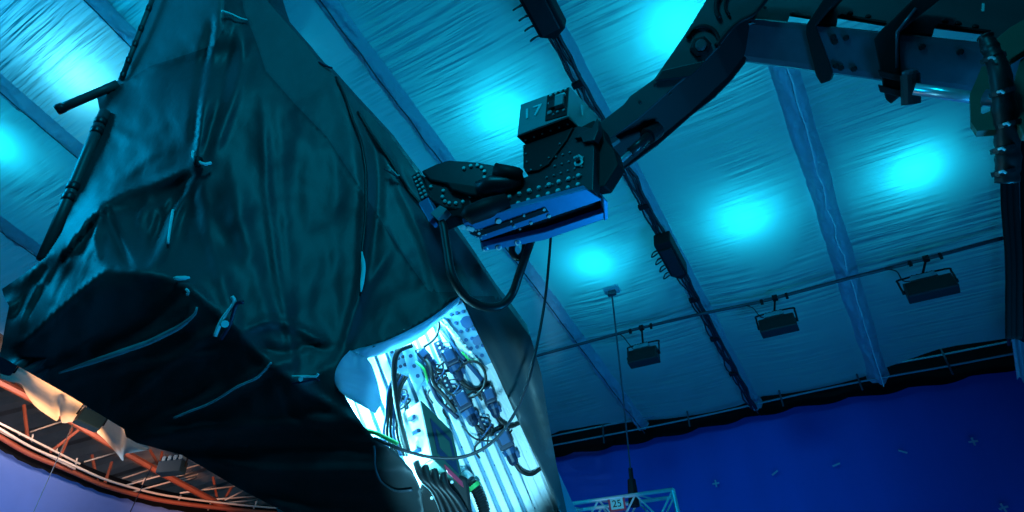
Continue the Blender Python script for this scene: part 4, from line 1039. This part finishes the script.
# pale channel bracket
ch = empty('channel_bracket', pp.at(410, 372, .2), 'pale blue metal channel with bracket plates at the top left of the opening', 'bracket')
for k, (pts, of, m) in enumerate([([(388, 350), (400, 343), (408, 372), (396, 378)], .22, 'alu_shaded'), ([(401, 342), (411, 339), (424, 380), (417, 390), (408, 372)], .26, 'lining'), ([(412, 340), (418, 350), (430, 382), (424, 388)], .16, 'alu_shaded')]):
    b = MB(); b.prism(pp.poly(pts, of), -pn * .16, .006); b.build('channel_web' if k == 0 else 'channel_flange', M[m], ch)
for k in range(9):
    b = MB(); b.dome(pp.at(392 + (k % 3) * 4.5 + (k // 3) * 2, 352 + (k // 3) * 8 - (k % 3) * 1.6, .225), pn, .020, .008, 8); b.build('channel_hole', M['plug'], ch)
for k in range(4):
    b = MB(); b.dome(pp.at(407 + k * 3.6, 346 + k * 10, .265), pn, .022, .012, 8); b.build('channel_bolt', M['plugb'], ch)
# power plugs
def plug(x, y, s, rot, label):
    c = pp.at(x, y, .17)
    d = (pe_ * math.cos(rot) + pw * math.sin(rot)).normalized(); w = pn.cross(d).normalized()
    root = empty('power_plug', c, label, 'plug', 'dark blue plugs on the ribbed panel')
    b = MB(); b.box(c - d * .12 * s, d * .115 * s, w * .085 * s, pn * .09, .018); b.build('plug_body', M['plug'], root)
    b = MB(); b.box(c - d * .13 * s + pn * .085, d * .07 * s, w * .055 * s, pn * .02, .008); b.build('plug_lid', M['plugb'], root)
    b = MB(); b.tube([c, c + d * .07 * s], [.085 * s, .075 * s], 12); b.build('plug_collar', M['plugb'], root)
    b = MB(); b.tube([c + d * .06 * s, c + d * .16 * s, c + d * .20 * s], [.065 * s, .06 * s, .035 * s], 12); b.build('plug_grip', M['plug'], root)
    b = MB(); b.box(c + d * .10 * s + w * .075 * s, d * .045 * s, w * .02 * s, pn * .03, .006); b.build('locking_lever', M['plugb'], root)
    for sg in (-1, 1):
        b = MB(); b.dome(c - d * .2 * s + w * .05 * s * sg + pn * .09, pn, .013, .01, 6); b.build('body_screw', M['bolt'], root)
    b = MB(); b.tube(smooth_path([c + d * .18 * s, c + d * .30 * s + w * .03, c + d * .38 * s + w * .12 - pn * .05, c + d * .36 * s + w * .26 - pn * .08], 5), .02, 8); b.build('plug_cable', M['rubber'], root, smooth=True)
plug(454, 366, .86, .05, 'dark blue plug highest in the row on the ribbed panel, below the corner plate')
plug(467, 410, .9, .1, 'dark blue plug in the middle of the panel, right of the green box corner')
plug(492, 404, .75, -.05, 'dark blue plug right of centre against the bright edge flange')
plug(508, 449, .86, .02, 'lowest dark blue plug on the ribbed panel')
plug(428, 360, .6, .3, 'small dark blue plug beside the pale channel bracket')
# cables on the panel
def pcable(px, r, m, label, n=7):
    b = MB(); b.tube(smooth_path([pp.at(x, y, o) for x, y, o in px], n), r, 8)
    return b.build('panel_cable', M[m], smooth=True, label=label, cat='cable', group='loose cables in the opening')
pcable([(437, 316, .12), (439, 326, .2), (435, 338, .24), (425, 346, .24), (414, 352, .2)], .016, 'rubber', 'thin black cable curving at the top of the opening, left of the corner plate')
pcable([(456, 385, .12), (468, 397, .24), (480, 392, .26), (486, 378, .24), (480, 364, .24), (468, 362, .22), (456, 372, .22)], .014, 'rubber', 'thin black cable looping round beside the highest plug')
pcable([(436, 378, .14), (448, 392, .26), (462, 398, .24), (474, 392, .2), (482, 400, .16)], .014, 'rubber', 'thin black cable draped between the upper plug and the middle plug')
pcable([(462, 426, .14), (474, 438, .2), (490, 441, .24), (504, 438, .24), (512, 430, .2)], .010, 'rubber', 'thin cable crossing the ribs above the lowest plug')
pcable([(412, 345, .3), (398, 352, .34), (394, 370, .36), (396, 400, .36), (402, 430, .4), (408, 452, .5)], .030, 'rubber', 'thick black cable running down left of the white box face')
for k in range(6):
    pcable([(396 + k * 2.2, 372 + k, .28), (388 + k * 2.4, 392, .34), (386 + k * 2.6, 415, .36), (384 + k * 3.4, 436, .36), (392 + k * 3, 456, .44)], .013, 'rubber' if k % 3 else 'plugb', ['leftmost thin cable of the bunch hanging left of the white box face', 'second thin cable of the bunch left of the white box face', 'third thin cable of the bunch left of the white box face', 'blue cable in the bunch nearer the white box face', 'fifth thin cable of the bunch beside the white box face', 'thin cable of the bunch nearest the white box face'][k])
pcable([(420, 352, .2), (430, 366, .28), (434, 384, .3), (446, 398, .26), (456, 412, .22)], .022, 'rubber', 'black cable running from the channel bracket past the green box corner')
pcable([(424, 372, .2), (432, 388, .28), (440, 402, .22), (458, 418, .16)], .022, 'plug', 'dark blue cable running above the green box to the middle plug')
pcable([(416, 362, .28), (424, 370, .3), (428, 384, .26)], .014, 'greenw', 'short green wire by the pale channel bracket')
pcable([(462, 352, .14), (470, 360, .16), (478, 362, .14)], .012, 'greenw', 'short green wire below the corner plate')
pcable([(332, 394, .55), (340, 402, .52), (350, 416, .5), (362, 428, .52), (378, 434, .6), (398, 444, .6)], .02, 'greenw', 'green and pale wire bundle along the lower lip of the opening')
# small terminal blocks wired between the plugs
for x, y, lab in ((440, 349, 'small dark terminal block by the top cable of the opening'), (432, 371, 'small dark terminal block right of the pale channel bracket'), (447, 386, 'small dark terminal block above the green box corner'), (478, 424, 'small dark terminal block between the middle and lowest plugs'), (396, 396, 'small dark terminal block among the cable bunch left of the white box face')):
    c = pp.at(x, y, .10); root = empty('terminal_block', c, lab, 'terminal block', 'terminal blocks on the panel')
    b = MB(); b.box(c, pe_ * .085, pw * .045, pn * .05, .01); b.build('block_body', M['plug'], root)
    for k in range(3):
        b = MB(); b.dome(c + pe_ * (-.05 + .05 * k) + pn * .05, pn, .013, .01, 8); b.build('terminal_screw', M['bolt'], root)
        b = MB(); b.tube(smooth_path([c + pe_ * (-.05 + .05 * k) + pw * .04, c + pe_ * (.0 + .06 * k) + pw * .12 + pn * .08, c + pe_ * (.1 + .05 * k) + pw * (.08 - .1 * k) + pn * .06, c + pe_ * (.24 + .04 * k) - pw * .06 * k], 5), .008 + .002 * k, 6); b.build('lead_wire', M['rubber'] if k != 1 else M['plugb'], root, smooth=True)
# black gear below the equipment box
jb = empty('junction_box', pp.at(450, 500, .3), 'black junction box with hoses at the foot of the opening, below the green box', 'box')
b = MB(); b.prism(pp.poly([(424, 462), (440, 466), (468, 478), (472, 512), (470, 570), (424, 570), (418, 500)], .45), -pn * .3, .03); b.build('box_body', M['black'], jb)
for k in range(9):
    b = MB(); b.dome(pp.at(432 + (k % 3) * 10, 476 + (k // 3) * 11 + (k % 3) * 3, .455), pn, .016, .02, 8); b.build('gland_nut', M['bolt'], jb)
for k in range(4):
    b = MB(); b.tube(smooth_path([pp.at(416 + k * 9, 462 + k * 4, .58), pp.at(422 + k * 8, 478 + k * 3, .64), pp.at(434 + k * 8, 490 + k * 4, .62), pp.at(444 + k * 9, 515 + k * 4, .55), pp.at(450 + k * 9, 560, .5)], 5), .035, 8); b.build('hose', M['rubber'], jb, smooth=True)
hs = empty('corrugated_hose', pp.at(482, 512, .2), 'ribbed black hose with a green collar on the panel beside the junction box', 'hose')
pth = smooth_path([pp.at(462, 474, .18), pp.at(472, 484, .22), pp.at(480, 498, .22), pp.at(486, 520, .2), pp.at(490, 560, .2)], 14)
b = MB(); b.tube(pth, [.05 + (.012 if i % 2 else 0) for i in range(len(pth))], 10); b.build('hose_tube', M['rubber'], hs)
b = MB(); b.tube([pth[15], pth[19]], .068, 12); b.build('hose_collar', M['greenw'], hs)
b = MB(); b.tube([pth[2], pth[10]], .068, 12); b.build('hose_cuff', M['bolt'], hs)
# lacing of thin pale cords on the tarp below the opening
line_on([(374, 446), (375, 456), (374, 466), (380, 482), (395, 492), (412, 490)], .012, M['wire'], 'tie_cord', 'thin dark cord hanging from the lower lip of the opening', 'cord', .05)

# ------------------------------------------------------------------ FLOOR
b = MB(); b.grid([[V((x, y, 0)) for x in (-40, 0, 40)] for y in (-20, 10, 40)])
b.build('floor', M['floor'], kind='structure', label='dark stage floor', cat='floor')

# ------------------------------------------------------------------ LIGHT
def light(kind, loc, col, energy, name, target=None, **kw):
    l = bpy.data.lights.new(name, kind); l.color = col; l.energy = energy
    for k, v in kw.items(): setattr(l, k, v)
    o = bpy.data.objects.new(name, l); COL.objects.link(o); o.location = loc
    if target is not None: o.rotation_euler = (V(target) - V(loc)).to_track_quat('-Z', 'Y').to_euler()
    return o
# lamps hung above the translucent cloth
spots = [(740, 200, .9), (905, 155, .8), (595, 245, .8), (508, 100, 1.0), (676, 14, 1.0), (97, 62, 1.35), (12, 128, 1.0), (440, 268, .6), (800, -60, .9), (230, 60, 1.2), (330, 200, .6)]
for x, y, e in spots:
    p = ceil_at(x, y, -.46)
    light('POINT', p, (.12, .78, 1.0) if e > 1.3 else (.012, .72, 1.0), 76 * e, 'space_light', shadow_soft_size=.14)
# even wash behind the cloth, strongest over the middle of the stage
c = cp(-1.0, (w_left + w_right) / 2, -2.6)
light('AREA', c, (.0, .42, .80), 480, 'cloth_wash', target=c - N_up, shape='RECTANGLE', size=11, size_y=20)
c = cp(1.5, w_left + 3, -2.2)
light('AREA', c, (.0, .46, 1.0), 110, 'cloth_wash', target=c - N_up, shape='RECTANGLE', size=9, size_y=7)
# added fill lights for the tarpaulin, unseen under the cloth
src = EYE + V((-10.5, 4.0, 7.6))
light('AREA', src, (.0, .50, 1.0), 370, 'tarp_fill', target=P(150, 130, 7.1), shape='DISK', size=3)
src = EYE + V((-1.5, -3.0, 8.6))
light('AREA', src, (.0, .64, 1.0), 290, 'tarp_fill', target=P(300, 120, 7.1), shape='DISK', size=2.5)
# added blue fill lights for the screen, unseen near the floor
for px, py in ((640, 470), (800, 440), (960, 420)):
    h, nn, e = scr_hit(px, py)
    light('AREA', V((h.x, h.y, .6)) + nn * 4.5, (.01, .30, 1.0), 36, 'screen_fill', target=V((h.x, h.y, 6.0)), shape='RECTANGLE', size=2, size_y=1)
light('AREA', P(30, 520, 17), (.30, .60, 1.0), 80, 'far_screen_wash', target=P(60, 485, 21), shape='DISK', size=2)
# warm lamp on the far roof steel
light('SPOT', P(20, 520, 14), (1.0, .50, .22), 2600, 'warm_flood', target=P(60, 418, 19), spot_size=.75, spot_blend=.8, shadow_soft_size=.3)
light('SPOT', P(180, 560, 16), (1.0, .42, .20), 2600, 'warm_flood', target=P(190, 480, 23), spot_size=.6, spot_blend=.8, shadow_soft_size=.3)
# work lamp on the stage floor aimed into the opening
# added lights hidden inside the cover, brightening the ribbed panel
for x, y, of, e, tx, ty in ((405, 308, .30, 80, 440, 390), (345, 405, .32, 60, 420, 420), (398, 492, .34, 95, 510, 470)):
    light('AREA', pp.at(x, y, of), (.16, .74, 1.0), e, 'panel_fill', target=pp.at(tx, ty, .02), shape='DISK', size=.22)
src = EYE + V((.2, 1.6, -1.0))
light('SPOT', src, (.2, .72, 1.0), 1700, 'floor_lamp', target=pp.at(478, 424), spot_size=.36, spot_blend=.35, shadow_soft_size=.12)
# added blue fill for the screen's bounce, lighting the undersides
src = EYE + V((5.5, 5.5, -.9))
light('AREA', src, (.01, .42, 1.0), 420, 'bounce_fill', target=P(545, 225, 6.5), shape='RECTANGLE', size=2.5, size_y=1.5)
light('SPOT', EYE + V((2.5, 5, -.8)), (1.0, .92, .85), 420, 'sign_fill', target=sc_, spot_size=.12, spot_blend=.6, shadow_soft_size=.1)  # added neutral spot so the sign frame reads red
light('POINT', P(110, 448, 20.5), (1.0, .72, .6), 150, 'deck_fill', shadow_soft_size=.3)  # added warm fills that brighten the dark deck
light('POINT', P(10, 412, 18.5), (.9, .74, .7), 150, 'deck_fill', shadow_soft_size=.3)
w = bpy.data.worlds.new('stage_dark'); SC.world = w; w.use_nodes = True
w.node_tree.nodes['Background'].inputs[0].default_value = (.005, .06, .14, 1); w.node_tree.nodes['Background'].inputs[1].default_value = .22
vs = SC.view_settings; vs.view_transform = 'Standard'; vs.look = 'None'; vs.exposure = 0; vs.gamma = 1; vs.use_curve_mapping = False
